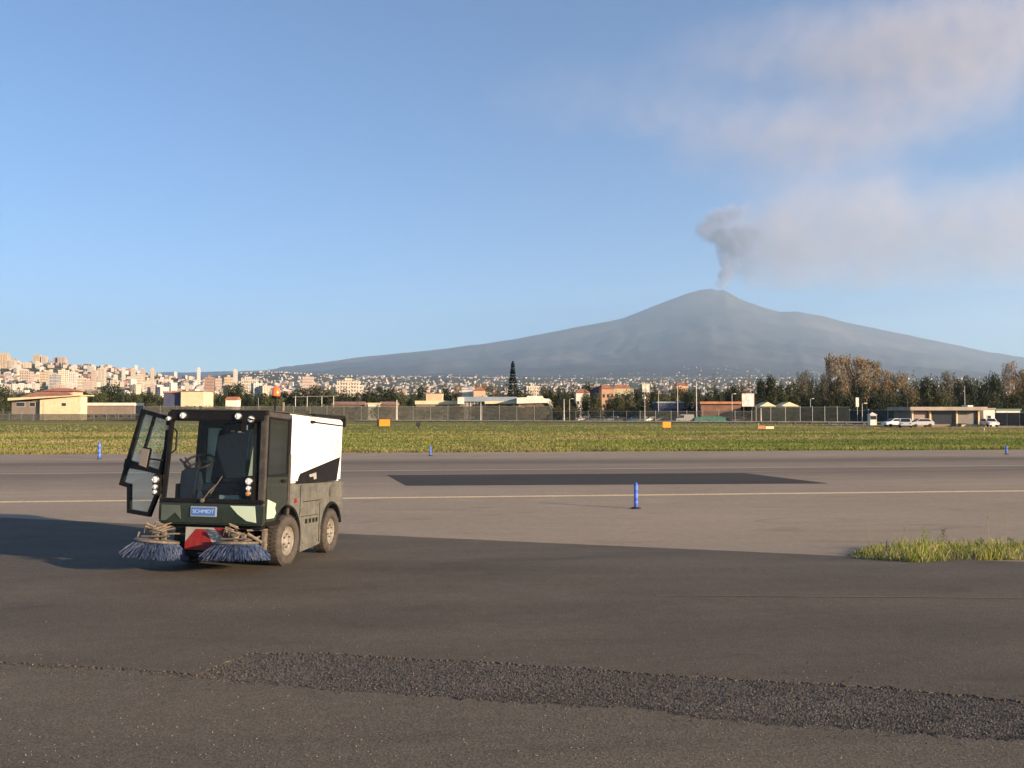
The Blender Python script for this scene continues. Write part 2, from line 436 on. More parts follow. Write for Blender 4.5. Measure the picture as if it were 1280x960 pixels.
# the fresh asphalt patch in the taxiway
c4 = [G(484, 594.2), G(930, 591.6), G(1036, 604.6), G(508, 607.4)]
def patch_pt(s, t):
    p = c4[3].lerp(c4[2], s).lerp(c4[0].lerp(c4[1], s), t); return Vector((p.x, p.y, low(p.y) + 0.011))
sheet('asphalt_patch', patch_pt, 60, 8, M_PATCH)
# expansion seams across the taxiway shoulder
M_SEAM = paint('tar_seam', (0.05, 0.045, 0.04), 0.7)
a, b_ = G(0, 577.5), G(1280, 571); painted('tar_line', a - (b_ - a), b_ + (b_ - a), 0.16, paint('tar_pale', (0.13, 0.105, 0.085), 0.9))

# apron overlay: a 2 cm thick layer; its edge towards the taxiway runs slightly down to the right
EDGE = [(-900, 606), (-300, 634), (0, 648), (430, 668.5), (640, 678), (840, 687), (1060, 697), (1280, 704), (1700, 720), (2400, 748)]
STT = [(-900, 796), (0, 831), (150, 838), (246, 846), (285, 829), (310, 820), (400, 819), (520, 826), (640, 833), (850, 848), (1100, 862), (1280, 880), (1700, 925), (2200, 990)]
STB = [(-900, 800), (0, 835), (150, 842), (246, 852), (300, 857), (400, 865), (520, 874), (640, 882), (780, 888), (830, 893), (860, 902), (1000, 912), (1280, 930), (1700, 965), (2200, 1040)]
PX0, PX1 = -900, 2200
def mid_pt(s, t):
    px = PX0 + (PX1 - PX0) * s
    j = rag(px * 0.05, 2.2, 1.0) + rag(px * 0.4, 2.0, 1.0)
    a = G(px, interp(px, STT) + j, 0.02); b = G(px, interp(px, EDGE) + 0.25 * rag(px * 0.03, 1.0), 0.02)
    p = a.lerp(b, t); return Vector((p.x, p.y, low(p.y) + 0.02))
sheet('apron', mid_pt, 1500, 40, M_APRON, skirt=0.03)
def near_pt(s, t):
    px = PX0 + (PX1 - PX0) * s
    j = rag(px * 0.05, 2.0, 1.3) + rag(px * 0.45, 2.2, 1.0) + rag(px * 0.01, 3.0, 1.0)
    a = G(px, interp(px, STB) + j, 0.022)
    c_ = G(px, interp(px, STB) + 60, 0.022)
    if t <= 0.3: return a.lerp(c_, t / 0.3)
    return c_.lerp(Vector((c_.x * 3.0, -15.0, 0.022)), (t - 0.3) / 0.7)
sheet('apron_foreground', near_pt, 1500, 10, M_APRON_NEAR, skirt=0.03)
# faint seams and old tyre marks on the apron
M_SEAMD = paint('apron_seam', (0.055, 0.044, 0.034), 0.9, var=.3, scale=3); M_SEAML = paint('apron_seam_pale', (0.15, 0.12, 0.09), 0.9, var=.3, scale=3)
def mark(name, pa, pb, wd, mat, dz=.026):
    a, b_ = G(*pa), G(*pb); painted(name, a, b_, wd, mat, dz)
mark('apron_seam', (820, 747), (1500, 752), .03, M_SEAML); 
# the milled strip between them: coarse broken asphalt, 2 cm deeper
M_ROUGH = asphalt('coarse_asphalt', (0.060, 0.055, 0.048), (0.098, 0.088, 0.076), grain=90, big=1.0, speck=0.55, bs=1.0)
def strip_pt(s, t):
    px = -100 + 1600 * s
    a = G(px, interp(px, STB) + 6, 0); b = G(px, interp(px, STT) - 6, 0)
    p = a.lerp(b, t)
    wide = min(1, max(0, (interp(px, STB) - interp(px, STT) - 6) / 25.0))
    h = mnoise.noise(Vector((p.x * 40, p.y * 40, 0))) * 0.003 + mnoise.noise(Vector((p.x * 85, p.y * 85, 4))) * 0.0045 + mnoise.noise(Vector((p.x * 160, p.y * 160, 9))) * 0.0035 + mnoise.noise(Vector((p.x * 5, p.y * 8, 2))) * 0.004
    h += 0.014 * t * wide
    return Vector((p.x, p.y, 0.001 + 0.011 * (1 - wide) - 0.010 * max(0, 1 - t * 5) * wide + h))
sheet('milled_strip', strip_pt, 2200, 90, M_ROUGH)
# loose stones
def pebbles(name, n, pick, mat):
    mb = MB()
    for _ in range(n):
        p, r_ = pick()
        a = random.uniform(0, 6.28); s_ = [r_ * random.uniform(0.6, 1.2) for _ in range(3)]
        ring = [(p.x + math.cos(a + k * 1.571) * s_[0] * random.uniform(.7, 1.2), p.y + math.sin(a + k * 1.571) * s_[1] * random.uniform(.7, 1.2), p.z + random.uniform(-.2, .4) * s_[2]) for k in range(4)]
        mb.add(ring + [(p.x, p.y, p.z + s_[2]), (p.x, p.y, p.z - s_[2] * .6)], [(0, 1, 4), (1, 2, 4), (2, 3, 4), (3, 0, 4), (1, 0, 5), (2, 1, 5), (3, 2, 5), (0, 3, 5)])
    return tag(mb.build(name, mat), kind='stuff')
def pick_strip():
    while True:
        px = random.uniform(-60, 1400); yt, yb = interp(px, STT), interp(px, STB)
        if yb - yt < 8 and random.random() > 0.25: continue
        t = random.random() ** 1.25
        p = G(px, yb + (yt - yb) * t, 0.006 + 0.014 * t); return p, min(0.011, 0.0024 * random.paretovariate(2.6))
M_STONE = paint('loose_grit', (0.064, 0.058, 0.052), 0.85, var=0.55, scale=60)
pebbles('loose_gravel', 20000, pick_strip, M_STONE)
def pick_edge():
    px = random.uniform(-60, 1400); e = random.choice((STT, STB)); p = G(px, interp(px, e) + random.gauss(0, 5 if e is STB else 9), 0.022); return p, min(0.010, 0.0020 * random.paretovariate(2.4))
pebbles('crumbled_edge', 5200, pick_edge, M_STONE)
def pick_wide():
    px = random.uniform(-50, 1350); py = random.choice((random.uniform(900, 1000), random.uniform(700, 850), random.uniform(820, 960)))
    p = G(px, py, 0.024); return p, random.uniform(0.002, 0.006)
pebbles('scattered_grit', 1600, pick_wide, paint('pale_grit', (0.22, 0.19, 0.16), 0.85, var=0.4, scale=20))

# ---------------------------------------------------------------- grass
def blades(name, spots, mats, lean=0.5):
    """spots: (x, y, z, height, blade width, material index)"""
    vs, fs, mi = [], [], []
    for x, y, z, h, wd, k in spots:
        a = random.uniform(0, 6.28); l = random.uniform(0.1, lean) * h; b = random.uniform(0, 6.28)
        dx, dy = math.cos(a) * wd / 2, math.sin(a) * wd / 2; lx, ly = math.cos(b) * l, math.sin(b) * l
        i = len(vs)
        vs += [(x - dx, y - dy, z), (x + dx, y + dy, z), (x + dx * .7 + lx * .4, y + dy * .7 + ly * .4, z + h * .6), (x - dx * .7 + lx * .4, y - dy * .7 + ly * .4, z + h * .6), (x + lx, y + ly, z + h)]
        fs += [(i, i + 1, i + 2, i + 3), (i + 3, i + 2, i + 4)]; mi += [k, k]
    me = bpy.data.meshes.new(name); me.from_pydata(vs, [], fs)
    for m_ in mats: me.materials.append(m_)
    me.polygons.foreach_set('material_index', mi); me.update()
    return tag(link(name, me), kind='stuff')
def leaf_mat(name, col, var=0.3, sc=0.8, trans=0.35):
    m, nt, b = nodes_of(name); p = geo_pos(nt)
    n1 = noise_(nt, p, sc, 4, 0.6)
    c = mix(nt, 1.0, col, ramp(nt, n1, [(0.3, 1 - var), (0.7, 1 + var)]), 'MULTIPLY')
    nt.links.new(c, b.inputs['Base Color']); b.inputs['Roughness'].default_value = 0.65; b.inputs['Specular IOR Level'].default_value = 0.2
    o_ = nt.nodes['Material Output']; tr = nt.nodes.new('ShaderNodeBsdfTranslucent'); nt.links.new(c, tr.inputs[0])
    ms = nt.nodes.new('ShaderNodeMixShader'); ms.inputs[0].default_value = trans
    nt.links.new(b.outputs[0], ms.inputs[1]); nt.links.new(tr.outputs[0], ms.inputs[2]); nt.links.new(ms.outputs[0], o_.inputs['Surface'])
    return m
GR = [leaf_mat('grass_green', (0.15, 0.20, 0.036), sc=0.3), leaf_mat('grass_yellow', (0.23, 0.235, 0.055), sc=0.3), leaf_mat('grass_dry', (0.29, 0.235, 0.11), sc=0.3), leaf_mat('grass_deep', (0.085, 0.13, 0.028), sc=0.3)]
sp = []
def field_kind(u, n):
    """green or dry, in long streaks along the taxiway"""
    v = 1.5 * mnoise.fractal(Vector((u * 0.02, n * 0.11, 1.7)), 1.0, 2.0, 4) + 0.25 * mnoise.noise(Vector((u * 0.2, n * 0.5, 0)))
    edge = math.exp(-((n - GE) / 2.0) ** 2)
    dryband = 0.75 * math.exp(-((n - 135) / 35) ** 2) + (0.42 if u < -12 else 0.0) + 0.25 * math.exp(-((n - 56) / 3) ** 2) * (1 if u < 8 else 0)
    v -= dryband
    r_ = random.gauss(0, 0.22)
    v += 0.12
    return 3 if v + r_ > 0.45 else 0 if v + r_ > -0.02 else 1 if v + r_ > -0.42 else 2
for _ in range(125000):
    t = random.random() ** 1.5; n = GE - 0.2 + (58 if random.random() < .8 else 135) * t
    span = 0.62 * n + 6; u = random.uniform(-span - n * 0.05, span + n * .15)
    p = T(u, n + (rag(u, 0.35) if t < 0.02 else 0), -0.01); k = field_kind(u, n)
    cl = 0.6 + 0.9 * max(0, mnoise.noise(Vector((u * 0.35, n * 0.35, 9))) + 0.3)
    h = random.uniform(0.03, 0.085) * cl * (1 + n / 110); sp.append((p.x, p.y, p.z, h, 0.018 + 0.0009 * n, k if random.random() > 0.12 else random.choice((0, 1, 3))))
for _ in range(5200):
    u = random.uniform(-34, 42); n = GE + abs(random.gauss(0, 0.45)) + rag(u, 0.35); p = T(u, n, 0.0)
    sp.append((p.x, p.y, p.z, random.uniform(0.05, 0.17) * (0.5 + max(0, 1 + mnoise.noise(Vector((u * .8, 2, 2))))), 0.045, random.choice((0, 1, 1, 3, 3, 2))))
blades('grass', sp, GR, lean=0.8)
# the clump beside the apron on the right
GC = [leaf_mat('clump_green', (0.20, 0.26, 0.045), sc=3), leaf_mat('clump_yellow', (0.38, 0.36, 0.08), sc=3), leaf_mat('clump_straw', (0.42, 0.35, 0.20), sc=3), leaf_mat('clump_deep', (0.06, 0.10, 0.02), sc=3)]
sp = []
CL_B = [(1058, 699), (1100, 702), (1150, 705.5), (1200, 702), (1300, 701), (1500, 705)]
CL_T = [(1058, 692), (1090, 686), (1140, 685), (1200, 685), (1240, 684), (1300, 684), (1500, 690)]
def clump_pt(s, t):
    px = 1060 + 500 * s
    a = G(px, interp(px, CL_B) - 1.0); b = G(px, interp(px, CL_T) + 1.5); p = a.lerp(b, t)
    return Vector((p.x, p.y, low(p.y) + 0.012 + 0.05 * math.sin(math.pi * min(1, max(0, t))) * min(1, s * 12) + 0.01 * mnoise.noise(p * 6)))
tag(sheet('soil_mound', clump_pt, 120, 10, paint('mound_soil', (0.13, 0.10, 0.06), 0.95, var=0.4, scale=8)), kind='structure')
for _ in range(9500):
    px = 1062 + 460 * random.random(); s_ = random.random()
    yb, yt = interp(px, CL_B), interp(px, CL_T)
    p = G(px, yb + (yt - yb) * s_, 0.0)
    if px < 1075 and random.random() > (px - 1058) / 20: continue
    dn = mnoise.noise(Vector((p.x * 2.2, p.y * 5, 5))) + 0.5 * mnoise.noise(Vector((p.x * 7, p.y * 9, 2)))
    if dn < -0.35 and random.random() < 0.6: continue
    tall = math.exp(-((px - 1155) / 30) ** 2) * 0.9 + math.exp(-((px - 1240) / 40) ** 2) * 0.5
    if mnoise.noise(Vector((p.x * 1.3, p.y * 3.1, 8))) < -0.28 and random.random() < .8: continue
    h = min(1, (px - 1054) / 40) * random.uniform(0.02, 0.115) * (1 + 1.1 * max(0, dn)) * (1 + tall)
    k = random.choices((0, 1, 2, 3), (3.4, 4, 1.9, 1.5 + 2 * (dn < 0)))[0]
    sp.append((p.x, p.y, p.z + 0.012, h, random.uniform(0.007, 0.016), k))
blades('grass_clump', sp, GC, lean=0.9)
# weeds with thin seed stalks standing in the clump
def weed(px, py, top, kind, label):
    base = G(px, py, 0.02); h = (py - top) / F * base.y
    r_ = empty('weed', base); tag(r_, label, 'weed', 'weeds standing in the grass clump')
    st = MB(); a = random.uniform(0, 6.28)
    tip = Vector((0.02 * math.cos(a), 0.02 * math.sin(a), h)); st.tube([(0, 0, 0), tip * 0.5, tip], [0.004, 0.003, 0.002], 5)
    st.build('stem', GC[2], r_)
    hd = MB()
    if kind == 'seed':
        for k in range(26):
            q = tip * (0.72 + 0.30 * k / 26) + Vector((random.gauss(0, .008), random.gauss(0, .008), 0)); s_ = .008
            hd.add([q, q + Vector((s_, 0, s_)), q + Vector((0, s_, 2 * s_))], [(0, 1, 2)])
        hd.build('seed_head', GC[2], r_)
    else:
        for k in range(90):
            t = random.uniform(0.2, 1.05); an = random.uniform(0, 6.28); rr = random.uniform(0.01, 0.09) * (1.2 - t * .6)
            q = tip * t + Vector((rr * math.cos(an), rr * math.sin(an), 0)); s_ = random.uniform(.010, .022)
            w1 = Vector((random.gauss(0, 1), random.gauss(0, 1), random.gauss(0, 1))).normalized() * s_; w2 = Vector((random.gauss(0, 1), random.gauss(0, 1), random.gauss(0, 1))).normalized() * s_
            hd.add([q, q + w1, q + w1 + w2, q + w2], [(0, 1, 2, 3)])
        hd.build('foliage', GC[0] if kind == 'leaf' else GC[3], r_)
weed(1086, 688, 657, 'seed', 'thin dry stalk at the left end of the grass clump')
weed(1132, 688, 660, 'seed', 'thin dry stalk left of the tallest leafy weed in the grass clump')
weed(1151, 690, 658, 'seed', 'pale feathery stalk rising over the leafy middle of the grass clump')
weed(1158, 692, 664, 'leaf', 'yellow-green bushy weed at the middle of the grass clump')
weed(1178, 690, 664, 'deep', 'dark green bushy weed, tallest leafy one of the grass clump')
weed(1224, 690, 675, 'deep', 'low dark weed between the bushy weeds and the right end of the clump')
weed(1237, 688, 646, 'seed', 'tallest dry stalk, bent over the right part of the grass clump')
weed(1258, 688, 650, 'seed', 'straight dry stalk near the right end of the grass clump')
weed(1265, 692, 675, 'deep', 'dark leafy weed at the right end of the grass clump')
# ================================================================ trees and bushes beyond the field
random.seed(21)
def leafy(name, col, var=0.35): return leaf_mat(name, col, var=var, sc=0.35, trans=0.2)
L_DARK = leafy('leaves_dark', (0.030, 0.040, 0.018)); L_CYP = leafy('leaves_cypress', (0.020, 0.030, 0.016)); L_GREEN = leafy('leaves_green', (0.055, 0.065, 0.024))
L_BROWN = leafy('leaves_brown', (0.205, 0.15, 0.078)); L_TAN = leafy('leaves_tan', (0.16, 0.12, 0.065)); L_OLIVE = leafy('leaves_olive', (0.085, 0.080, 0.042)); L_GREY = leafy('leaves_grey', (0.10, 0.095, 0.065))
BARK = paint('bark', (0.14, 0.105, 0.075), 0.9, var=0.35, scale=2); BARK_P = paint('bark_pale', (0.34, 0.28, 0.22), 0.9, var=0.3, scale=2)
def cloud(blobs, n, size, rnd, hollow=0.55):
    """leaf-sized faces scattered through blobs (x, y, z, rx, ry, rz)"""
    mb = MB(); vol = [b[3] * b[4] * b[5] for b in blobs]
    for _ in range(n):
        b = rnd.choices(blobs, vol)[0]
        while True:
            u = Vector((rnd.gauss(0, 1), rnd.gauss(0, 1), rnd.gauss(0, 1))).normalized() * (rnd.uniform(hollow ** 3, 1) ** (1 / 3))
            if rnd.random() < 0.35: u *= rnd.uniform(1.0, 1.16)
            break
        c = Vector((b[0] + u.x * b[3], b[1] + u.y * b[4], b[2] + u.z * b[5]))
        s = size * rnd.uniform(0.5, 1.4)
        w1 = Vector((rnd.gauss(0, 1), rnd.gauss(0, 1), rnd.gauss(0, 1))).normalized() * s; w2 = Vector((rnd.gauss(0, 1), rnd.gauss(0, 1), rnd.gauss(0, 1))).normalized() * s * .8
        mb.add([c - w1 * .5, c + w2 * .5, c + w1 * .5, c - w2 * .5], [(0, 1, 2, 3)])
    return mb
def limbs(rnd, h0, h1, n, spread, r0):
    mb = MB(); mb.tube([(0, 0, 0), (rnd.uniform(-.01, .01), 0, h0), (rnd.uniform(-.02, .02), 0, h1)], [r0, r0 * .7, r0 * .25], 7)
    for k in range(n):
        z = h0 + (h1 - h0) * (k + .5) / n * .9; a = rnd.uniform(0, 6.28); l = spread * rnd.uniform(.6, 1)
        mb.tube([(0, 0, z), (math.cos(a) * l * .5, math.sin(a) * l * .5, z + l * .45), (math.cos(a) * l, math.sin(a) * l, z + l * 1.1)], [r0 * .4, r0 * .28, r0 * .1], 5)
    return mb
def proto(kind, seed):
    """crown and trunk meshes of a tree one unit high and about one unit wide"""
    rnd = random.Random(seed)
    if kind == 'cypress':
        bl = [(rnd.uniform(-.05, .05), rnd.uniform(-.05, .05), z, .5 * f, .5 * f, .13) for z, f in ((.12, .75), (.25, .95), (.38, 1), (.5, .9), (.62, .7), (.74, .46), (.85, .26), (.93, .12))]
        return cloud(bl, 1400, .05, rnd, .3), limbs(rnd, .2, .8, 0, 0, .03)
    if kind == 'round':
        bl = [(rnd.uniform(-.26, .26), rnd.uniform(-.26, .26), rnd.uniform(.25, .84), rnd.uniform(.16, .3), rnd.uniform(.16, .3), rnd.uniform(.12, .2)) for _ in range(12)] + [(0, 0, .46, .4, .4, .36)]
        return cloud(bl, 1900, .055, rnd), limbs(rnd, .25, .75, 6, .3, .035)
    if kind == 'pine':
        bl = [(rnd.uniform(-.3, .3), rnd.uniform(-.3, .3), rnd.uniform(.55, .88), rnd.uniform(.14, .26), rnd.uniform(.14, .26), rnd.uniform(.07, .13)) for _ in range(10)]
        return cloud(bl, 1300, .055, rnd), limbs(rnd, .4, .8, 7, .28, .03)
    if kind == 'tall':
        bl = [(rnd.uniform(-.3, .3), rnd.uniform(-.3, .3), rnd.uniform(.25, .92), rnd.uniform(.14, .25), rnd.uniform(.14, .25), rnd.uniform(.07, .14)) for _ in range(24)]
        return cloud(bl, 2600, .042, rnd, .2), limbs(rnd, .3, .92, 9, .26, .022)
    if kind == 'bare':
        bl = [(rnd.uniform(-.22, .22), rnd.uniform(-.22, .22), rnd.uniform(.3, .95), rnd.uniform(.1, .2), rnd.uniform(.1, .2), rnd.uniform(.06, .12)) for _ in range(14)]
        return cloud(bl, 800, .04, rnd, .1), limbs(rnd, .2, .97, 16, .24, .02)
    if kind == 'tiered':                        # araucaria: whorls with gaps
        mb = MB()
        for i in range(17):
            z = .33 + .038 * i + rnd.uniform(-.008, .008); l = (.5 * (1 - i / 17.5) + .05) * rnd.uniform(.75, 1.15)
            for k in range(6):
                a = k * 1.047 + i * .5
                p0 = Vector((0, 0, z)); p1 = Vector((math.cos(a) * l, math.sin(a) * l, z + .02))
                for _ in range(10):
                    q = p0.lerp(p1, rnd.uniform(.3, 1)); s = .05
                    mb.add([q + Vector((-s, 0, -s * .4)), q + Vector((0, s, 0)), q + Vector((s, 0, s * .4)), q + Vector((0, -s, .2 * s))], [(0, 1, 2, 3)])
        return mb, limbs(rnd, .4, 1.0, 0, 0, .02)
MATK = {'dark': L_DARK, 'cyp': L_CYP, 'green': L_GREEN, 'brown': L_BROWN, 'tan': L_TAN, 'olive': L_OLIVE, 'grey': L_GREY}
PROTO = {}
def tree_meshes(kind, colr, v):
    key = (kind, colr, v)
    if key not in PROTO:
        cr, tr = proto(kind, 100 + v * 7 + len(kind))
        a = cr.build('crown', MATK[colr]); b = tr.build('trunk', BARK_P if colr in ('brown', 'tan') else BARK)
        PROTO[key] = (a.data, b.data); bpy.data.objects.remove(a); bpy.data.objects.remove(b)
    return PROTO[key]
def tree(px, top, wpx, kind, colr, Y, label, group, name='tree', cat='tree', base=None):
    cm, tm = tree_meshes(kind, colr, random.randrange(3))
    x = (px - 640) / F * Y; z0 = low(Y) if base is None else base
    H = CAM_Z + (HOR - top) / F * Y - z0; W = wpx / F * Y
    r_ = empty(name, (x, Y, z0), random.uniform(0, 6.28)); tag(r_, label, cat, group)
    s = (W, W, H)
    for nm, me in (('crown', cm), ('trunk', tm)):
        o = link(nm, me, r_); o.scale = s
    return r_
ORD = ['first', 'second', 'third', 'fourth', 'fifth', 'sixth', 'seventh', 'eighth', 'ninth', 'tenth', 'eleventh', 'twelfth', 'thirteenth', 'fourteenth', 'fifteenth', 'sixteenth', 'seventeenth', 'eighteenth', 'nineteenth', 'twentieth',
       'twenty-first', 'twenty-second', 'twenty-third', 'twenty-fourth', 'twenty-fifth', 'twenty-sixth', 'twenty-seventh', 'twenty-eighth', 'twenty-ninth', 'thirtieth', 'thirty-first', 'thirty-second', 'thirty-third', 'thirty-fourth', 'thirty-fifth', 'thirty-sixth', 'thirty-seventh', 'thirty-eighth']
KN = {'cypress': 'cypress_tree', 'round': 'broadleaf_tree', 'pine': 'pine_tree', 'tall': 'eucalyptus_tree', 'bare': 'bare_tree', 'tiered': 'araucaria_tree'}
LK = {'cypress': 'pointed cypress', 'round': 'bushy tree', 'pine': 'flat-crowned pine', 'tall': 'tall loose tree', 'bare': 'half-bare tree', 'tiered': 'tall tiered conifer'}
LC = {'dark': 'dark green', 'cyp': 'blackish green', 'green': 'mid green', 'brown': 'rusty brown', 'tan': 'tan', 'olive': 'olive', 'grey': 'greyish'}
def row(items, where, group):
    """trees of one row, counted from the left among those of their own look"""
    cnt = {}
    for px, top, wpx, kind, colr, Y in sorted(items):
        k = (kind, colr); cnt[k] = cnt.get(k, 0) + 1
        tot = sum(1 for i in items if (i[3], i[4]) == k)
        lab = '%s %s %s' % (LC[colr], LK[kind], where) if tot == 1 else '%s %s %s from left, %s' % (ORD[cnt[k] - 1], LC[colr], LK[kind], where)
        tree(px, top, wpx, kind, colr, Y, lab, group, name=KN[kind])
row([(4, 480, 26, 'round', 'dark', 380), (22, 486, 20, 'round', 'dark', 385), (78, 486, 18, 'round', 'dark', 400), (112, 490, 20, 'round', 'dark', 430), (124, 484, 26, 'round', 'green', 430), (138, 479, 34, 'round', 'dark', 440),
     (155, 486, 26, 'round', 'dark', 430), (170, 492, 22, 'round', 'green', 420), (183, 488, 24, 'round', 'dark', 440), (198, 492, 18, 'pine', 'dark', 430), (104, 497, 14, 'round', 'green', 420)],
    'around the low red-roofed house', 'trees around the low red-roofed house')
row([(262, 493, 18, 'round', 'green', 400), (276, 486, 24, 'round', 'dark', 420), (292, 478, 36, 'round', 'dark', 430), (311, 485, 26, 'round', 'dark', 420), (328, 489, 20, 'pine', 'dark', 410), (344, 484, 26, 'round', 'green', 400),
     (362, 487, 22, 'pine', 'dark', 380), (378, 482, 26, 'pine', 'dark', 370), (396, 481, 28, 'round', 'dark', 370), (414, 484, 24, 'pine', 'green', 370), (430, 483, 24, 'round', 'dark', 370), (446, 488, 18, 'pine', 'dark', 360),
     (462, 479, 26, 'round', 'dark', 370), (477, 481, 22, 'pine', 'dark', 370), (489, 483, 18, 'round', 'dark', 370), (502, 485, 18, 'round', 'green', 370), (516, 472, 10, 'cypress', 'cyp', 370), (526, 480, 16, 'round', 'dark', 380),
     (543, 482, 20, 'round', 'dark', 400), (558, 475, 18, 'round', 'dark', 410), (571, 478, 15, 'tall', 'tan', 410), (588, 486, 16, 'round', 'green', 420)],
    'between sweeper and long white sheds', 'trees between the sweeper and the long white sheds')
row([(600, 478, 26, 'tall', 'tan', 420), (616, 481, 22, 'tall', 'olive', 420), (641, 449, 15, 'tiered', 'cyp', 400), (645, 479, 38, 'round', 'dark', 390), (626, 487, 20, 'round', 'dark', 390), (663, 484, 20, 'round', 'olive', 395),
     (683, 482, 22, 'round', 'olive', 390), (699, 477, 12, 'cypress', 'dark', 380), (712, 484, 18, 'round', 'dark', 380), (725, 479, 28, 'round', 'dark', 380)],
    'behind long white sheds', 'trees behind the long white sheds')
row([(764, 490, 22, 'round', 'green', 300), (746, 493, 16, 'round', 'dark', 300), (776, 491, 14, 'round', 'olive', 300), (733, 490, 14, 'round', 'dark', 300), (785, 488, 16, 'cypress', 'dark', 310), (797, 483, 18, 'round', 'dark', 320), (808, 489, 16, 'bare', 'olive', 320), (818, 469, 9, 'cypress', 'cyp', 320), (830, 487, 16, 'bare', 'olive', 320),
     (843, 483, 15, 'round', 'dark', 330), (855, 487, 16, 'round', 'green', 330), (866, 475, 10, 'cypress', 'cyp', 320), (876, 473, 8, 'cypress', 'cyp', 320), (885, 482, 14, 'round', 'dark', 330), (893, 465, 14, 'cypress', 'dark', 330),
     (904, 488, 14, 'bare', 'grey', 330), (913, 486, 14, 'round', 'dark', 320)],
    'between orange flats and billboard', 'trees between the orange flats and the billboard')
row([(922, 481, 13, 'bare', 'tan', 330), (929, 474, 8, 'bare', 'tan', 330), (935, 469, 7, 'bare', 'tan', 330), (944, 482, 14, 'round', 'dark', 320), (952, 471, 16, 'round', 'cyp', 320), (965, 467, 18, 'round', 'dark', 320),
     (977, 467, 9, 'cypress', 'cyp', 310), (985, 479, 14, 'round', 'dark', 310), (993, 473, 14, 'round', 'dark', 320), (1004, 460, 20, 'tall', 'olive', 320), (1013, 463, 12, 'round', 'grey', 325), (1021, 466, 13, 'cypress', 'cyp', 310),
     (1031, 464, 15, 'tall', 'grey', 320), (1037, 443, 9, 'tall', 'dark', 330), (1049, 440, 34, 'tall', 'brown', 320), (1066, 442, 34, 'tall', 'brown', 325), (1083, 446, 34, 'tall', 'brown', 320), (1098, 454, 30, 'tall', 'brown', 325),
     (1114, 460, 28, 'tall', 'brown', 325), (1129, 463, 20, 'tall', 'brown', 325)],
    'right of billboard', 'tall trees right of the billboard')
row([(1072, 479, 24, 'round', 'cyp', 290), (1092, 469, 17, 'cypress', 'cyp', 290), (1102, 462, 17, 'cypress', 'cyp', 290), (1113, 475, 16, 'cypress', 'dark', 290), (1143, 461, 18, 'cypress', 'dark', 300), (1141, 484, 15, 'tall', 'brown', 280),
     (1130, 480, 18, 'round', 'cyp', 295), (1157, 469, 20, 'round', 'dark', 300), (1170, 467, 16, 'round', 'dark', 300), (1185, 461, 22, 'tall', 'grey', 300), (1200, 467, 20, 'tall', 'olive', 310), (1215, 470, 20, 'round', 'dark', 300),
     (1231, 467, 18, 'round', 'cyp', 300), (1244, 465, 18, 'round', 'dark', 300), (1262, 448, 20, 'tall', 'brown', 300), (1275, 460, 16, 'tall', 'tan', 300), (1288, 455, 22, 'round', 'dark', 300), (1310, 460, 26, 'round', 'dark', 300)],
    'behind flat-roofed pavilion', 'trees around the flat-roofed pavilion')
for x0, x1, t0, t1, Yr, where in ((940, 1300, 468, 480, 345, 'dense back row'), (690, 940, 478, 487, 350, 'thin back row')):
    it = []; px = x0
    while px < x1:
        kd = random.choice(('cypress', 'round', 'cypress', 'round')); it.append((px, random.uniform(t0, t1), random.uniform(9, 13) if kd == 'cypress' else random.uniform(17, 25), kd, random.choice(('cyp', 'dark')), Yr + random.uniform(-5, 8))); px += random.uniform(9, 14)
    row(it, where + (' behind the pavilion' if x0 > 900 else ' behind the flats'), where + ' of trees')
it = []; px = 692
while px < 862:
    it.append((px, random.uniform(488, 498), random.uniform(14, 20), random.choice(('round', 'round', 'cypress')), random.choice(('dark', 'green', 'olive')), random.uniform(282, 292))); px += random.uniform(11, 16)
for px, tp in ((700, 474), (731, 480), (789, 478), (800, 476), (837, 475), (850, 478), (858, 472)): it.append((px, tp, 8, 'cypress', 'cyp', 300))
row(it, 'in front of the coloured flats', 'low trees in front of the coloured flats')
it = []; px = 862
while px < 1300:
    it.append((px, random.uniform(480, 493), random.uniform(16, 26), random.choice(('round', 'round', 'cypress')), random.choice(('dark', 'cyp', 'dark', 'green')), random.uniform(262, 280) if px < 1040 or px > 1120 else 272)); px += random.uniform(11, 17)
row(it, 'lower front row', 'lower front row of trees on the right')
# shrubs behind the perimeter fence
def shrubs(items, where, group):
    for i, (px, top, wpx, colr, Y) in enumerate(items):
        tree(px, top, wpx, 'round', colr, Y, '%s shrub, %s from the left %s' % (LC[colr], ORD[i], where), group, name='shrub', cat='shrub')
shrubs([(190 + 24 * i + random.uniform(-5, 5), random.uniform(503, 508), random.uniform(24, 34), random.choice(('green', 'olive', 'grey')), 262 + random.uniform(0, 12)) for i in range(24)], 'behind the long left fence', 'shrubs behind the long left fence')
shrubs([(770 + 19 * i + random.uniform(-5, 5), random.uniform(508, 514), random.uniform(22, 30), random.choice(('dark', 'cyp', 'green')), 262 + random.uniform(0, 10)) for i in range(19)], 'behind the dark right fence', 'shrubs behind the dark right fence')
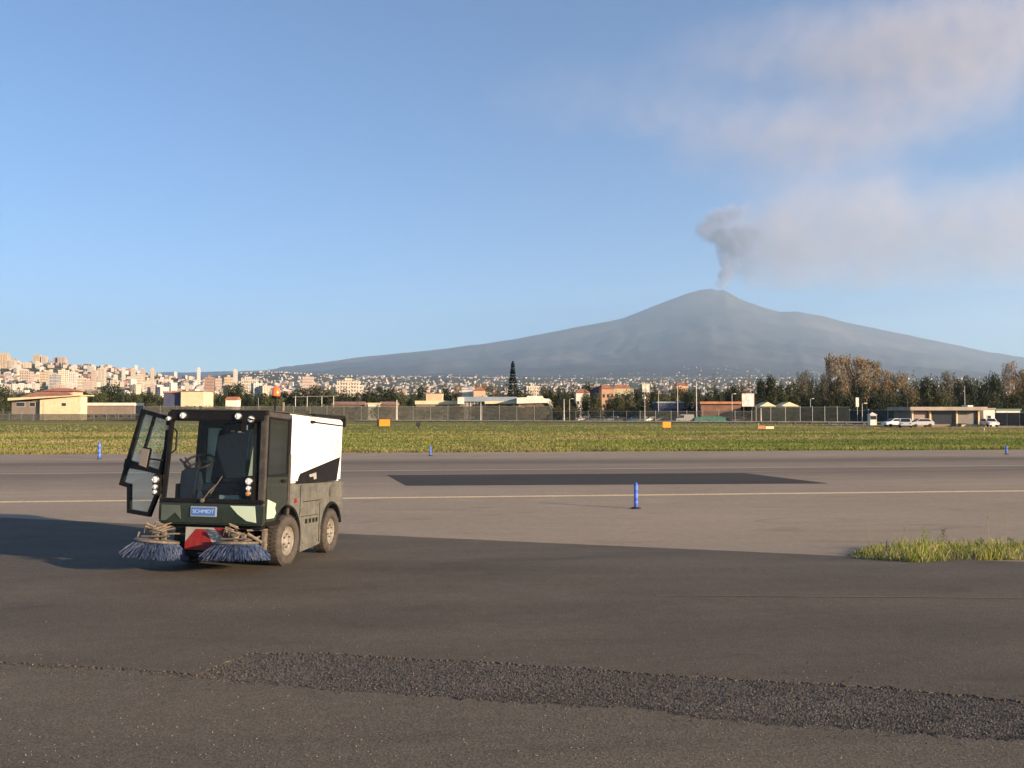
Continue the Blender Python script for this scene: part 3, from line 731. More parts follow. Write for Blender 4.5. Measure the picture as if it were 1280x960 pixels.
# ================================================================ the town
random.seed(5)
def facade(name, wall, win=(0.05, 0.055, 0.065), pw=3.4, ph=3.1, ww=0.42, wh=0.45):
    """plaster with rows of windows too small in the photo to be objects"""
    m, nt, b = nodes_of(name); p = obj_pos(nt)
    sep = nt.nodes.new('ShaderNodeSeparateXYZ'); nt.links.new(p, sep.inputs[0])
    u = math_(nt, 'ADD', sep.outputs[0], sep.outputs[1])
    fu = math_(nt, 'FRACT', math_(nt, 'DIVIDE', u, pw)); fz = math_(nt, 'FRACT', math_(nt, 'DIVIDE', sep.outputs[2], ph))
    a = math_(nt, 'LESS_THAN', math_(nt, 'ABSOLUTE', math_(nt, 'SUBTRACT', fu, 0.5)), ww / 2)
    c_ = math_(nt, 'LESS_THAN', math_(nt, 'ABSOLUTE', math_(nt, 'SUBTRACT', fz, 0.55)), wh / 2)
    nrm = nt.nodes.new('ShaderNodeNewGeometry').outputs['Normal']; s2 = nt.nodes.new('ShaderNodeSeparateXYZ'); nt.links.new(nrm, s2.inputs[0])
    side = math_(nt, 'LESS_THAN', math_(nt, 'ABSOLUTE', s2.outputs[2]), 0.5)
    k = math_(nt, 'MULTIPLY', math_(nt, 'MULTIPLY', a, c_), side)
    n1 = noise_(nt, p, 0.25, 5, 0.6)
    wl = mix(nt, 1.0, wall, ramp(nt, n1, [(0.3, 0.82), (0.7, 1.12)]), 'MULTIPLY')
    rf = mix(nt, side, (0.26, 0.20, 0.16), wl)
    nt.links.new(mix(nt, k, rf, win), b.inputs['Base Color']); b.inputs['Roughness'].default_value = 0.85
    return m
WALLS = {'cream': (0.47, 0.42, 0.34), 'pale': (0.52, 0.50, 0.46), 'pink': (0.43, 0.35, 0.30), 'ochre': (0.45, 0.37, 0.26), 'grey': (0.30, 0.30, 0.30), 'rust': (0.30, 0.20, 0.15), 'white': (0.56, 0.55, 0.52)}
FAC = {k: facade('facade_' + k, v) for k, v in WALLS.items()}
ROOF_RED = paint('terracotta_roof', (0.34, 0.15, 0.09), 0.85, var=0.3, scale=0.5); ROOF_RED_D = paint('old_tile_roof', (0.22, 0.14, 0.11), 0.9, var=0.35, scale=0.5)
def block_mesh(kind, wall, v):
    rnd = random.Random(v * 31 + len(kind)); mb = MB(); red = False
    if kind == 'tower': w, d, h = rnd.uniform(15, 20), rnd.uniform(13, 16), rnd.uniform(30, 40)
    elif kind == 'slab': w, d, h = rnd.uniform(26, 42), rnd.uniform(11, 14), rnd.uniform(16, 25)
    elif kind == 'block': w, d, h = rnd.uniform(16, 24), rnd.uniform(12, 18), rnd.uniform(12, 20)
    else: w, d, h = rnd.uniform(11, 17), rnd.uniform(9, 12), rnd.uniform(6, 9.5); red = True
    mb.box(-w / 2, w / 2, -d / 2, d / 2, -6, h)
    if red:
        mb.mi = 1; e = 0.5; y = d / 2 + e; x = w / 2 + e
        mb.add([(-x, -y, h), (x, -y, h), (x, y, h), (-x, y, h), (-x * .7, 0, h + 2.4), (x * .7, 0, h + 2.4)], [(0, 1, 5, 4), (2, 3, 4, 5), (1, 2, 5), (3, 0, 4), (3, 2, 1, 0)])
    else:
        mb.box(-w * .18, w * .12, -d * .3, d * .3, h, h + 3.0)
        mb.box(-w / 2 - .25, w / 2 + .25, -d / 2 - .25, d / 2 + .25, h - 0.5, h + 0.7)
        for k in range(int(h // 3.1)):                       # balcony slabs on the long front
            mb.box(-w * .32, -w * .05, -d / 2 - 1.2, -d / 2 - 0.01, 2.7 + 3.1 * k, 3.5 + 3.1 * k); mb.box(w * .12, w * .36, -d / 2 - 1.2, -d / 2 - 0.01, 2.7 + 3.1 * k, 3.5 + 3.1 * k)
    o = mb.build('m', [FAC[wall], ROOF_RED_D if v % 2 else ROOF_RED]); me = o.data; bpy.data.objects.remove(o); return me
BM = {}
def building(px, d, kind, wall, label, group, s=1.0, sz=1.0, rz=None, name='apartment_building'):
    v = random.randrange(3); key = (kind, wall, v)
    if key not in BM: BM[key] = block_mesh(kind, wall, v)
    o = link(name, BM[key]); x = (px - 640) / F * d
    o.location = (x, d, land_z(px, d)); o.scale = (s, s, s * sz)
    o.rotation_euler = (0, 0, rz if rz is not None else random.uniform(-0.7, 0.7))
    return tag(o, label, 'house' if kind == 'house' else 'apartment block', group)
# skyline towers one can point to
def named(px, top, d, kind, wall, label, wpx=None, rz=0.2):
    o = building(px, d, kind, wall, label, None, rz=rz); h = (HOR - top) / F * d + CAM_Z - o.location.z
    hs = max(v.co.z for v in o.data.vertices); ws = 2 * max(v.co.x for v in o.data.vertices)
    sw = (wpx / F * d / ws) if wpx else 1.0
    o.scale = (sw, sw, h / hs); return o
named(4, 441, 3600, 'tower', 'ochre', 'tallest ochre tower on the hill crest, leftmost of the whole town', 12)
named(15, 450, 3600, 'tower', 'cream', 'cream block on the hill crest stepping down beside the tallest tower', 8)
named(20, 456, 3300, 'block', 'pale', 'pale block just below the crest beside the leftmost towers', 9)
named(46, 443, 4200, 'tower', 'ochre', 'left one of a pair of yellowish crest towers standing close together', 8)
named(55, 445, 4200, 'tower', 'cream', 'right one of a pair of yellowish crest towers standing close together', 7)
named(69, 446, 4200, 'tower', 'grey', 'grey slim tower on the crest right of the yellowish pair', 5)
named(77, 446, 4200, 'tower', 'pink', 'pinkish broad tower on the crest right of the slim grey one', 9)
named(33, 462, 2100, 'block', 'pink', 'pinkish block standing between the crest towers and the red-roofed house', 13)
named(58, 463, 2000, 'slab', 'ochre', 'wide ochre apartment slab above the red-roofed house', 15)
named(68, 466, 1600, 'block', 'grey', 'blue-grey block half hidden above the red-roofed house', 11)
named(79, 461, 1700, 'tower', 'cream', 'broad cream tower right of the wide ochre slab', 13, 0.5)
named(91, 464, 1800, 'tower', 'pale', 'pale tower right of the broad cream tower', 10)
named(102, 470, 1500, 'block', 'cream', 'cream block above the low white shed by the red-roofed house', 9)
named(117, 461, 1900, 'tower', 'pink', 'slender pinkish tower behind dark trees right of the red-roofed house', 6)
named(127, 459, 2400, 'tower', 'cream', 'stepped cream tower right of the slender pinkish tower', 9)
named(111, 474, 1500, 'slab', 'pink', 'low pinkish slab in front of the slender pinkish tower', 12)
named(143, 473, 1700, 'block', 'cream', 'cream block standing over the round dark trees', 9)
named(154, 459, 2800, 'tower', 'pale', 'thin pale tower alone on the slope behind the open door', 4)
named(166, 460, 2800, 'tower', 'cream', 'thin cream tower with lower wing behind the open door', 5)
named(173, 466, 2300, 'slab', 'cream', 'cream slab under the thin towers behind the open door', 10)
named(178, 460, 2800, 'tower', 'pink', 'thin pinkish tower right of the cream slab', 5)
named(190, 459, 2800, 'tower', 'cream', 'cream tower directly above the cab of the open door', 4)
named(191, 478, 1100, 'tower', 'pink', 'narrow pink tower beside the cream flat-roofed block', 5)
named(248, 459, 3000, 'tower', 'white', 'white slim tower over the sweeper roof', 4)
named(262, 469, 2000, 'slab', 'rust', 'reddish slab over the sweeper roof', 12)
named(274, 470, 2000, 'slab', 'pink', 'pinkish slab beside the reddish slab over the sweeper roof', 8)
named(286, 469, 2000, 'slab', 'ochre', 'ochre slab right of the pinkish one over the sweeper roof', 11)
named(294, 461, 3000, 'tower', 'pale', 'slim pale tower between slabs over the sweeper roof', 5)
named(312, 471, 1900, 'slab', 'cream', 'long pale yellow slab left of the orange beacon', 20)
named(385, 468, 2300, 'slab', 'pink', 'salmon slab just right of the orange beacon', 14)
named(436, 473, 1700, 'slab', 'cream', 'long cream building with wide roof above the pines', 30)
named(665, 480, 1300, 'block', 'cream', 'cream block behind the dark round tree by the tiered conifer', 18)
for i in range(150):
    while True:
        px = random.uniform(-60, 345); d = 1150 * (4.2 ** random.random())
        if random.random() < 1.15 - px / 420: break
    kind = random.choices(('tower', 'block', 'slab', 'house'), (1.8, 5, 3.5, 2))[0]
    wall = random.choices(list(WALLS), (4, 4, 1.8, 1.2, 1.5, .3, 3))[0]
    building(px, d, kind, wall, 'small tile-roofed house among many on the town hillside' if kind == 'house' else 'plain %s apartment block among many on the town hillside' % {'cream': 'cream', 'pale': 'pale', 'pink': 'pinkish', 'ochre': 'ochre', 'grey': 'grey', 'rust': 'rust-red', 'white': 'white'}[wall],
             'houses on the town hillside' if kind == 'house' else 'apartment blocks on the town hillside', s=random.uniform(.7, 1.0), sz=random.uniform(.7, 1.05), name='house' if kind == 'house' else 'apartment_building')
for i in range(110):
    px = random.uniform(330, 1240); d = 1500 * (3.2 ** random.random())
    kind = random.choices(('tower', 'block', 'slab', 'house'), (.1, 3, 1.2, 4))[0]; wall = random.choices(list(WALLS), (3, 3, 3, 1.5, 1, 1, 1.5))[0]
    building(px, d, kind, wall, 'small tile-roofed house of the town spread below the volcano' if kind == 'house' else 'low %s block of the town spread below the volcano' % {'cream': 'cream', 'pale': 'pale', 'pink': 'pinkish', 'ochre': 'ochre', 'grey': 'grey', 'rust': 'rust-red', 'white': 'white'}[wall],
             'houses below the volcano' if kind == 'house' else 'blocks below the volcano', s=random.uniform(.6, .9), sz=random.uniform(.55, .9), name='house' if kind == 'house' else 'apartment_building')
# the rest of the town, far off and past counting
def far_boxes(name, n, pick, cols):
    mb = MB()
    for _ in range(n):
        px, d = pick(); x = (px - 640) / F * d; z = land_z(px, d); w = random.uniform(9, 26); l = random.uniform(9, 18); h = random.choice((5, 7, 9, 12, 15)) * random.uniform(.8, 1.2)
        mb.mi = random.randrange(len(cols)); M = Matrix.Translation((x, d, z)) @ Matrix.Rotation(random.uniform(-1, 1), 4, 'Z')
        mb.box(-w / 2, w / 2, -l / 2, l / 2, -8, h, M)
    return tag(mb.build(name, cols), kind='stuff')
cols = [FAC['cream'], FAC['pink'], FAC['grey'], FAC['ochre'], ROOF_RED_D, FAC['grey'], FAC['pale'], FAC['pink']]
def pk1():
    while True:
        px = random.uniform(300, 1300); d = 3200 * (3.3 ** random.random())
        if random.random() < 0.35 + 0.65 * max(0, mnoise.noise(Vector((px * .01, d * .0006, 3))) + .4): return px, d
far_boxes('distant_town', 2600, pk1, cols)
far_boxes('distant_hill_town', 900, lambda: (random.uniform(-150, 360), 2200 * (2.1 ** random.random())), cols)
far_boxes('distant_villages', 260, lambda: (random.choice((random.gauss(560, 60), random.gauss(880, 90), random.uniform(380, 1200))), random.uniform(10500, 15500)), cols)
# far woods between the houses
def far_wood(name, n, pick, mat, s0, s1):
    mb = MB()
    for _ in range(n):
        px, d = pick(); x = (px - 640) / F * d; z = land_z(px, d); s = random.uniform(s0, s1)
        for _k in range(22):
            c = Vector((x + random.gauss(0, s * .7), d + random.gauss(0, s * .5), z + random.uniform(.1, 1) * s)); a = random.uniform(0, 3.14)
            w1 = Vector((math.cos(a), math.sin(a), random.uniform(-.4, .4))) * s * .26; w2 = Vector((random.uniform(-.3, .3), random.uniform(-.3, .3), 1)) * s * .24
            mb.add([c - w1, c - w2, c + w1, c + w2], [(0, 1, 2, 3)])
    return tag(mb.build(name, mat), kind='stuff')
far_wood('distant_wood', 1500, lambda: (random.uniform(-150, 1400), 620 * (7 ** random.random())), L_GREEN, 6, 11)
far_wood('dark_distant_wood', 900, lambda: (random.uniform(-150, 1400), 600 * (5 ** random.random())), L_DARK, 6, 12)
# ================================================================ edge markers, fences, buildings, lamps, cars
random.seed(11)
BLUE = paint('marker_blue', (0.03, 0.10, 0.52), 0.45, var=0.15, scale=9); REFL = paint('marker_reflector', (0.11, 0.19, 0.58), 0.3, var=0.1); RUB = paint('black_rubber', (0.02, 0.02, 0.02), 0.8)
STEEL = paint('galvanised_steel', (0.38, 0.37, 0.35), 0.5, metal=0.6, var=0.2, scale=4); POLE_W = paint('pale_pole', (0.55, 0.52, 0.47), 0.6, var=0.15); DARKM = paint('dark_metal', (0.05, 0.05, 0.05), 0.6)
def marker(px, py, h, label, r=0.042, dz=0.005):
    p = G(px, py, dz); r_ = empty('edge_marker', p, 0.3); tag(r_, label, 'edge marker', 'blue taxiway edge markers')
    MB().lathe([(0, 0), (0.12, 0), (0.12, 0.015), (0.07, 0.035), (0.05, 0.04), (0, 0.04)], 20).build('base', RUB, r_, smooth=False)
    b = MB(); b.lathe([(0, 0.04), (r, 0.04), (r, h - 0.02), (r * .7, h), (0, h)], 20); b.build('post', BLUE, r_, smooth=False)
    for z0, z1 in ((0.14 * h + .04, 0.30 * h), (0.42 * h, 0.60 * h), (0.74 * h, 0.90 * h)):
        MB().lathe([(r + .001, z0), (r + .003, z0), (r + .003, z1), (r + .001, z1)], 20).build('reflective_band', REFL, r_)
    return r_
marker(795, 636, 0.58, 'nearest blue edge marker, standing alone on the taxiway in mid picture')
marker(124, 574, 0.8, 'blue edge marker by the far grass, seen left of the open door', 0.06)
marker(538, 570, 0.5, 'faint blue edge marker by the far grass right of the sweeper', 0.05)
marker(1258, 568, 0.45, 'small edge marker by the far grass at the right edge', 0.05)

# ---- fences
m, nt, b = nodes_of('fence_mesh'); p = geo_pos(nt)
n1 = noise_(nt, scaled(nt, p, (0.5, 0.5, 1.5)), 1.0, 5, 0.7)
c = ramp(nt, n1, [(0.3, (0.05, 0.055, 0.045)), (0.7, (0.13, 0.13, 0.105))]); nt.links.new(c, b.inputs['Base Color']); b.inputs['Roughness'].default_value = 0.8
b.inputs['Alpha'].default_value = 0.55
M_FMESH = m
M_FOPEN = m.copy(); M_FOPEN.name = 'fence_mesh_open'; M_FOPEN.node_tree.nodes['Principled BSDF'].inputs['Alpha'].default_value = 0.28
m2 = m.copy(); m2.name = 'fence_mesh_dark'; m2.node_tree.nodes['Principled BSDF'].inputs['Alpha'].default_value = 0.88
rr = [n_ for n_ in m2.node_tree.nodes if n_.type == 'VALTORGB'][0].color_ramp.elements; rr[0].color = (.012, .018, .016, 1); rr[1].color = (.045, .055, .045, 1)
def fence(pts, h, step, label, mat, rail=False, name='perimeter_fence'):
    r_ = empty(name, pts[0]); tag(r_, label, 'fence'); o = Vector(pts[0])
    mesh = MB()
    for a, b_ in zip(pts, pts[1:]):
        a, b_ = Vector(a) - o, Vector(b_) - o; s = Vector((-(b_ - a).y, (b_ - a).x, 0)).normalized() * .02
        mesh.add([a - s, b_ - s, b_ - s + Vector((0, 0, h)), a - s + Vector((0, 0, h)), a + s, b_ + s, b_ + s + Vector((0, 0, h)), a + s + Vector((0, 0, h))], [(0, 1, 2, 3), (5, 4, 7, 6), (3, 2, 6, 7)])
    mesh.build('mesh_panel', mat, r_)
    k = 0
    for a, b_ in zip(pts, pts[1:]):
        a, b_ = Vector(a) - o, Vector(b_) - o; n = max(1, round((b_ - a).length / step))
        for i in range(n):
            if k >= 98: break
            p = a.lerp(b_, i / n); MB().box(p.x - .05, p.x + .05, p.y - .05, p.y + .05, p.z, p.z + h + .25).build('post', STEEL, r_); k += 1
    tr = MB(); tr.tube([Vector(q) - o + Vector((0, 0, h)) for q in pts], 0.05, 5); tr.build('top_rail', STEEL, r_)
    return r_
def gp(px, Y): return ((px - 640) / F * Y, Y, low(Y))
fence([gp(-180, 300), gp(12, 290), gp(103, 284), gp(180, 276)], 2.2, 5, 'low see-through fence in front of the red-roofed house', M_FMESH)
fence([gp(180, 262), gp(430, 258), gp(560, 256), gp(690, 250)], 4.4, 5, 'high grey-green mesh fence in front of the long white sheds', M_FMESH)
fence([gp(690, 250), gp(800, 232), gp(960, 222), gp(1062, 214)], 2.9, 4, 'mesh fence between car park and field, with grey posts', M_FOPEN)
fence([gp(945, 218), gp(1000, 216), gp(1062, 212)], 3.9, 3, 'dark netted fence section left of the white guard box', m2)
fence([gp(1062, 190), gp(1135, 178)], 3.0, 4, 'dark fence section between guard box and flat-roofed pavilion', m2)
fence([gp(1229, 170), gp(1290, 160), gp(1420, 150)], 2.4, 3, 'dark solid-looking fence at the right edge behind the yard', m2)
# concrete kerb with dark blocks at the foot of the fence
kb = empty('guard_rail', gp(500, 236)); tag(kb, 'low concrete barrier along the far side of the grass with dark blocks', 'barrier'); o0 = kb.location.copy()
a, b_ = Vector(gp(445, 238)) - o0, Vector(gp(1125, 176)) - o0
MB().tube([a + Vector((0, 0, .45)), b_ + Vector((0, 0, .45))], .22, 4).build('rail', paint('kerb_concrete', (0.30, 0.27, 0.22), 0.9, var=0.25, scale=.8), kb)
for i in range(40):
    p = a.lerp(b_, i / 40); MB().box(p.x - .4, p.x + .4, p.y - .3, p.y + .25, p.z - .1, p.z + .5).build('block', DARKM, kb)
# service road on the far side of the grass
a0, a1 = Vector(gp(-150, 225)), Vector(gp(1450, 140)); nn = Vector((-(a1 - a0).y, (a1 - a0).x, 0)).normalized()
def road_pt(s, t):
    p = a0.lerp(a1, s) + nn * (-6 + 7 * t + 1.0 * mnoise.noise(Vector((s * 30, t, 0)))); return Vector((p.x, p.y, low(p.y) + .006))
sheet('dirt_track', road_pt, 120, 3, paint('track_dirt', (0.30, 0.21, 0.12), 0.95, var=0.35, scale=.25))
b0, b1 = Vector(gp(1040, 178)), Vector(gp(1420, 138))
def yard_pt(s, t):
    p = b0.lerp(b1, s) + nn * (-4 + 26 * t); return Vector((p.x, p.y, low(p.y) + .010))
sheet('yard_pavement', yard_pt, 20, 2, paint('yard_paving', (0.30, 0.26, 0.21), 0.9, var=0.2, scale=.3))

# ---- near buildings
CREAM = paint('cream_plaster', (0.62, 0.52, 0.34), 0.85, var=0.1, scale=.5, dirt=.25); SALMON = paint('salmon_plaster', (0.58, 0.36, 0.24), 0.85, var=0.1, scale=.5); ORANGE_P = paint('orange_plaster', (0.36, 0.225, 0.145), 0.85, var=.12, scale=.4)
NAVY_P = paint('dark_blue_plaster', (0.06, 0.07, 0.13), 0.8, var=.15, scale=.4); WHITE_P = paint('white_plaster', (0.66, 0.62, 0.55), 0.8, var=.1, scale=.4, dirt=.3); TAUPE = paint('taupe_render', (0.20, 0.165, 0.14), 0.85, var=.15, scale=.4)
SLATE = paint('blue_grey_sheet', (0.22, 0.27, 0.32), 0.5, var=.12, scale=.4); WIN = paint('window_glass_dark', (0.03, 0.035, 0.045), 0.15); CONC = paint('concrete', (0.32, 0.28, 0.235), 0.9, var=.2, scale=.5); YEL_P = paint('yellow_plaster', (0.44, 0.38, 0.24), 0.85, var=.1)
BROWN_P = paint('brown_brick', (0.16, 0.09, 0.065), .9, var=.3, scale=.6)
def bld(name, px0, px1, Y, label, cat='building', rz=0.0):
    """an Empty at the middle of the front; returns it, width in metres"""
    r_ = empty(name, gp((px0 + px1) / 2, Y), rz); tag(r_, label, cat); return r_, (px1 - px0) / F * Y
def zt(top, Y): return CAM_Z + (HOR - top) / F * Y - low(Y)
def win(r_, x, y, z, w_, h_, mat=None, out=0.04):
    f = MB(); f.box(x - w_ / 2 - .12, x + w_ / 2 + .12, y - out, y, z - .12, z + h_ + .12); fr = f.build('window', mat or POLE_W, r_)
    MB().box(x - w_ / 2, x + w_ / 2, y - out - .02, y - out + .01, z, z + h_).build('pane', WIN, fr)
# low red-roofed house
Y = 330.0
r_, w_ = bld('low_house', 12, 101, Y, 'low house with orange-red roofs and a cream gable wall with one dark window')
k = w_ / 89.0; X = lambda px: (px - 56.5) * k; Z = lambda y: zt(y, Y)
MB().prism([(X(50), 0), (X(101), 0), (X(101), Z(495.5)), (X(50), Z(500))], 'y', 0, 5).build('gable_wall', CREAM, r_)
MB().box(X(12), X(50) - .05, 1.5, 9, 0, Z(501)).build('wall', TAUPE, r_)  # left part of the house: its shade is put into the dark wall colour
MB().prism([(X(11), Z(500.8)), (X(102), Z(494.6)), (X(102), Z(493.6)), (X(84), Z(494.5)), (X(11), Z(497.5))], 'y', -.8, 10).build('roof', CREAM, r_)
MB().add([(X(20), 2, Z(496.6)), (X(86), 2, Z(494.3)), (X(70), 9, Z(489)), (X(30), 9, Z(489)), (X(30), 10, Z(497)), (X(80), 10, Z(497))], [(0, 1, 2, 3), (4, 5, 2, 3), (0, 3, 4), (1, 5, 2)]).build('roof', ROOF_RED, r_)
MB().box(X(36), X(71), 12, 20, 0, Z(487.5)).build('upper_wall', SALMON, r_)
MB().add([(X(31), 11, Z(488)), (X(75), 11, Z(488)), (X(75), 21, Z(488)), (X(31), 21, Z(488)), (X(38), 16, Z(483.5)), (X(60), 16, Z(483.5))], [(0, 1, 5, 4), (2, 3, 4, 5), (1, 2, 5), (3, 0, 4), (3, 2, 1, 0)]).build('upper_roof', ROOF_RED, r_)
win(r_, X(80), 0, Z(507.5), 1.6, 1.1, CREAM); win(r_, X(23), 1.5, Z(508), 3.2, 1.5); win(r_, X(38), 1.5, Z(508), 2.0, 1.5)
# white low sheds behind it
r_, w_ = bld('long_shed', 104, 168, 350, 'long low white-roofed shed right of the red-roofed house')
MB().box(-w_ / 2, w_ / 2, 0, 8, 0, zt(507, 350)).build('wall', TAUPE, r_); MB().box(-w_ / 2 - .3, w_ / 2 + .3, -.5, 8.5, zt(507, 350), zt(503.5, 350)).build('roof', WHITE_P, r_)
for i in range(6): win(r_, -w_ / 2 + 2 + i * 3.3, 0, .9, 1.8, 1.0)
# cream two-storey block with a red-brown wing
r_, w_ = bld('town_house', 202, 254.5, 340, 'cream two-storey block with dark red-roofed wing, above the sweeper cab roof'); k = w_ / 52.5
MB().box((226 - 228.2) * k, w_ / 2, 0, 11, 0, zt(489.5, 340)).build('wall', CREAM, r_); MB().box((226 - 228.2) * k - .3, w_ / 2 + .3, -.3, 11.3, zt(489.5, 340), zt(488.6, 340)).build('roof', ROOF_RED_D, r_)
MB().box(-w_ / 2, (226 - 228.2) * k - .05, 2, 10, 0, zt(491, 340)).build('wing', NAVY_P, r_); MB().box(-w_ / 2 - .3, (226 - 228.2) * k - .35, 1.6, 10.4, zt(491, 340), zt(489, 340)).build('wing_roof', ROOF_RED, r_)
for x in (4.6, 7.0):
    for z in (1.2, 4.0): win(r_, x, 0, z, 1.1, 1.4, CREAM)
r_, w_ = bld('small_house', 282, 296, 350, 'tiny white house with tiled roof behind the sweeper cab'); 
MB().box(-w_ / 2, w_ / 2, 0, 5, 0, zt(500, 350)).build('wall', WHITE_P, r_); z = zt(500, 350)
MB().add([(-w_ / 2 - .3, -.3, z), (w_ / 2 + .3, -.3, z), (w_ / 2 + .3, 5.3, z), (-w_ / 2 - .3, 5.3, z), (-w_ / 2 - .3, 2.5, z + 1.3), (w_ / 2 + .3, 2.5, z + 1.3)], [(0, 1, 5, 4), (2, 3, 4, 5), (1, 2, 5), (3, 0, 4), (3, 2, 1, 0)]).build('roof', ROOF_RED, r_)
# red low roofs
for a_, c_, t_, Yq, lb in ((415, 455, 503.5, 320, 'long low building with dark red roof right of the sweeper hopper'), (474, 496, 504, 318, 'low brick-red building left of the orange sign')):
    r_, w_ = bld('low_shed', a_, c_, Yq, lb); MB().box(-w_ / 2, w_ / 2, 0, 6, 0, zt(506, Yq)).build('wall', BROWN_P, r_)
    z = zt(506, Yq); MB().add([(-w_ / 2 - .3, -.4, z), (w_ / 2 + .3, -.4, z), (w_ / 2 + .3, 6.4, z), (-w_ / 2 - .3, 6.4, z), (-w_ / 2, 3, z + 1.2), (w_ / 2, 3, z + 1.2)], [(0, 1, 5, 4), (2, 3, 4, 5), (1, 2, 5), (3, 0, 4), (3, 2, 1, 0)]).build('roof', ROOF_RED_D, r_)
r_, w_ = bld('white_kiosk', 460, 474, 315, 'small white flat box building left of the orange sign'); MB().box(-w_ / 2, w_ / 2, 0, 4, 0, zt(505, 315)).build('wall', WHITE_P, r_); MB().box(-w_ / 2 - .2, w_ / 2 + .2, -.3, 4.2, zt(505, 315), zt(503.6, 315)).build('roof', CREAM, r_)
# long sheds in the middle
r_, w_ = bld('long_shed', 520, 572, 330, 'long sheds end with salmon box on top and arched openings'); k = w_ / 52.0; X = lambda px: (px - 546) * k
MB().box(X(520), X(572), 0, 9, 0, zt(505.5, 330)).build('wall', TAUPE, r_); MB().box(X(519), X(573), -.6, 9.6, zt(505.5, 330), zt(501, 330)).build('roof', CREAM, r_); MB().box(X(532), X(552), 2, 8, zt(501, 330), zt(492, 330)).build('upper_storey', SALMON, r_)
for i in range(5): win(r_, X(552) + i * 1.2, 0, 1.0, .7, 2.4, WHITE_P)
r_, w_ = bld('warehouse', 574, 648, 325, 'long warehouse with blue-grey sheet roof and open dark bays'); k = w_ / 74.0; X = lambda px: (px - 611) * k
MB().box(X(574), X(648), 1, 10, 0, zt(502, 325)).build('wall', TAUPE, r_); MB().prism([(X(573), zt(502, 325)), (X(649), zt(502, 325)), (X(646), zt(496, 325)), (X(576), zt(496, 325))], 'y', 0, 11).build('roof', SLATE, r_)
MB().box(X(572), X(580), -.3, 2, zt(505, 325), zt(496.5, 325)).build('white_gable', WHITE_P, r_)
MB().box(X(606), X(648), -2, 0.9, zt(504.8, 325), zt(501.6, 325)).build('canopy', CREAM, r_)
for i in range(6): MB().box(X(583) + i * 1.35, X(583) + i * 1.35 + .25, .8, 1.0, 0, zt(502, 325)).build('pillar', POLE_W, r_)
r_, w_ = bld('white_shed', 646, 691, 315, 'white long shed with stepped rounded roof ends, right end of the sheds'); k = w_ / 45.0; X = lambda px: (px - 668.5) * k; Z = lambda y: zt(y, 315)
MB().box(X(648), X(686), 1, 9, 0, Z(504)).build('wall', BROWN_P, r_)
MB().prism([(X(646), Z(504.5)), (X(646), Z(497)), (X(658), Z(496.6)), (X(660), Z(494.8)), (X(678), Z(494.8)), (X(680), Z(498)), (X(687), Z(498.6)), (X(691), Z(503)), (X(691), Z(511)), (X(687.5), Z(511)), (X(686), Z(505)), (X(684), Z(503.5))], 'y', 0, 10).build('roof', WHITE_P, r_)
MB().box(X(648), X(656), -.8, .9, Z(510), Z(507.5)).build('awning', WHITE_P, r_)
# coloured flats
def flats(px0, px1, top, Y, mat, label, roof='flat', floors=3, cols_=3, rmat=None):
    r_, w_ = bld('small_flats', px0, px1, Y, label, 'flats', random.uniform(-.15, .15)); h = zt(top, Y)
    MB().box(-w_ / 2, w_ / 2, 0, 9, 0, h).build('wall', mat, r_)
    if roof == 'flat': MB().box(-w_ / 2 - .2, w_ / 2 + .2, -.2, 9.2, h, h + .5).build('roof', rmat or mat, r_)
    else: MB().add([(-w_ / 2 - .3, -.4, h), (w_ / 2 + .3, -.4, h), (w_ / 2 + .3, 9.4, h), (-w_ / 2 - .3, 9.4, h), (-w_ / 4, 4.5, h + 1.6), (w_ / 4, 4.5, h + 1.6)], [(0, 1, 5, 4), (2, 3, 4, 5), (1, 2, 5), (3, 0, 4), (3, 2, 1, 0)]).build('roof', rmat or ROOF_RED, r_)
    for f_ in range(floors):
        for c in range(cols_): win(r_, -w_ / 2 + w_ * (c + .5) / cols_, 0, .9 + f_ * (h - .4) / floors, min(1.3, w_ / cols_ * .5), 1.3, mat)
    return r_
flats(720, 737, 491, 345, WHITE_P, 'white villa with red roof left of the dark blue flats', 'hip', 2, 3)
flats(738, 751, 484, 350, NAVY_P, 'dark blue flats beside the orange flats', rmat=ROOF_RED_D)
flats(752, 768, 486, 345, ORANGE_P, 'orange flats standing behind a green tree', 'hip')
flats(767, 790, 485, 365, YEL_P, 'yellow flats behind the orange flats', 'hip')
flats(803, 812, 481, 420, WHITE_P, 'white flats standing left of the thin black cypress', rmat=CREAM)
flats(846, 860, 482, 430, SALMON, 'salmon flats between cypresses', 'hip')
flats(574, 592, 487, 410, WHITE_P, 'white house with low pitched roof behind the warehouse', 'hip', 2, 2, WHITE_P)
flats(592, 606, 488, 400, SALMON, 'pinkish house behind the warehouse roof', 'hip', 2, 2)
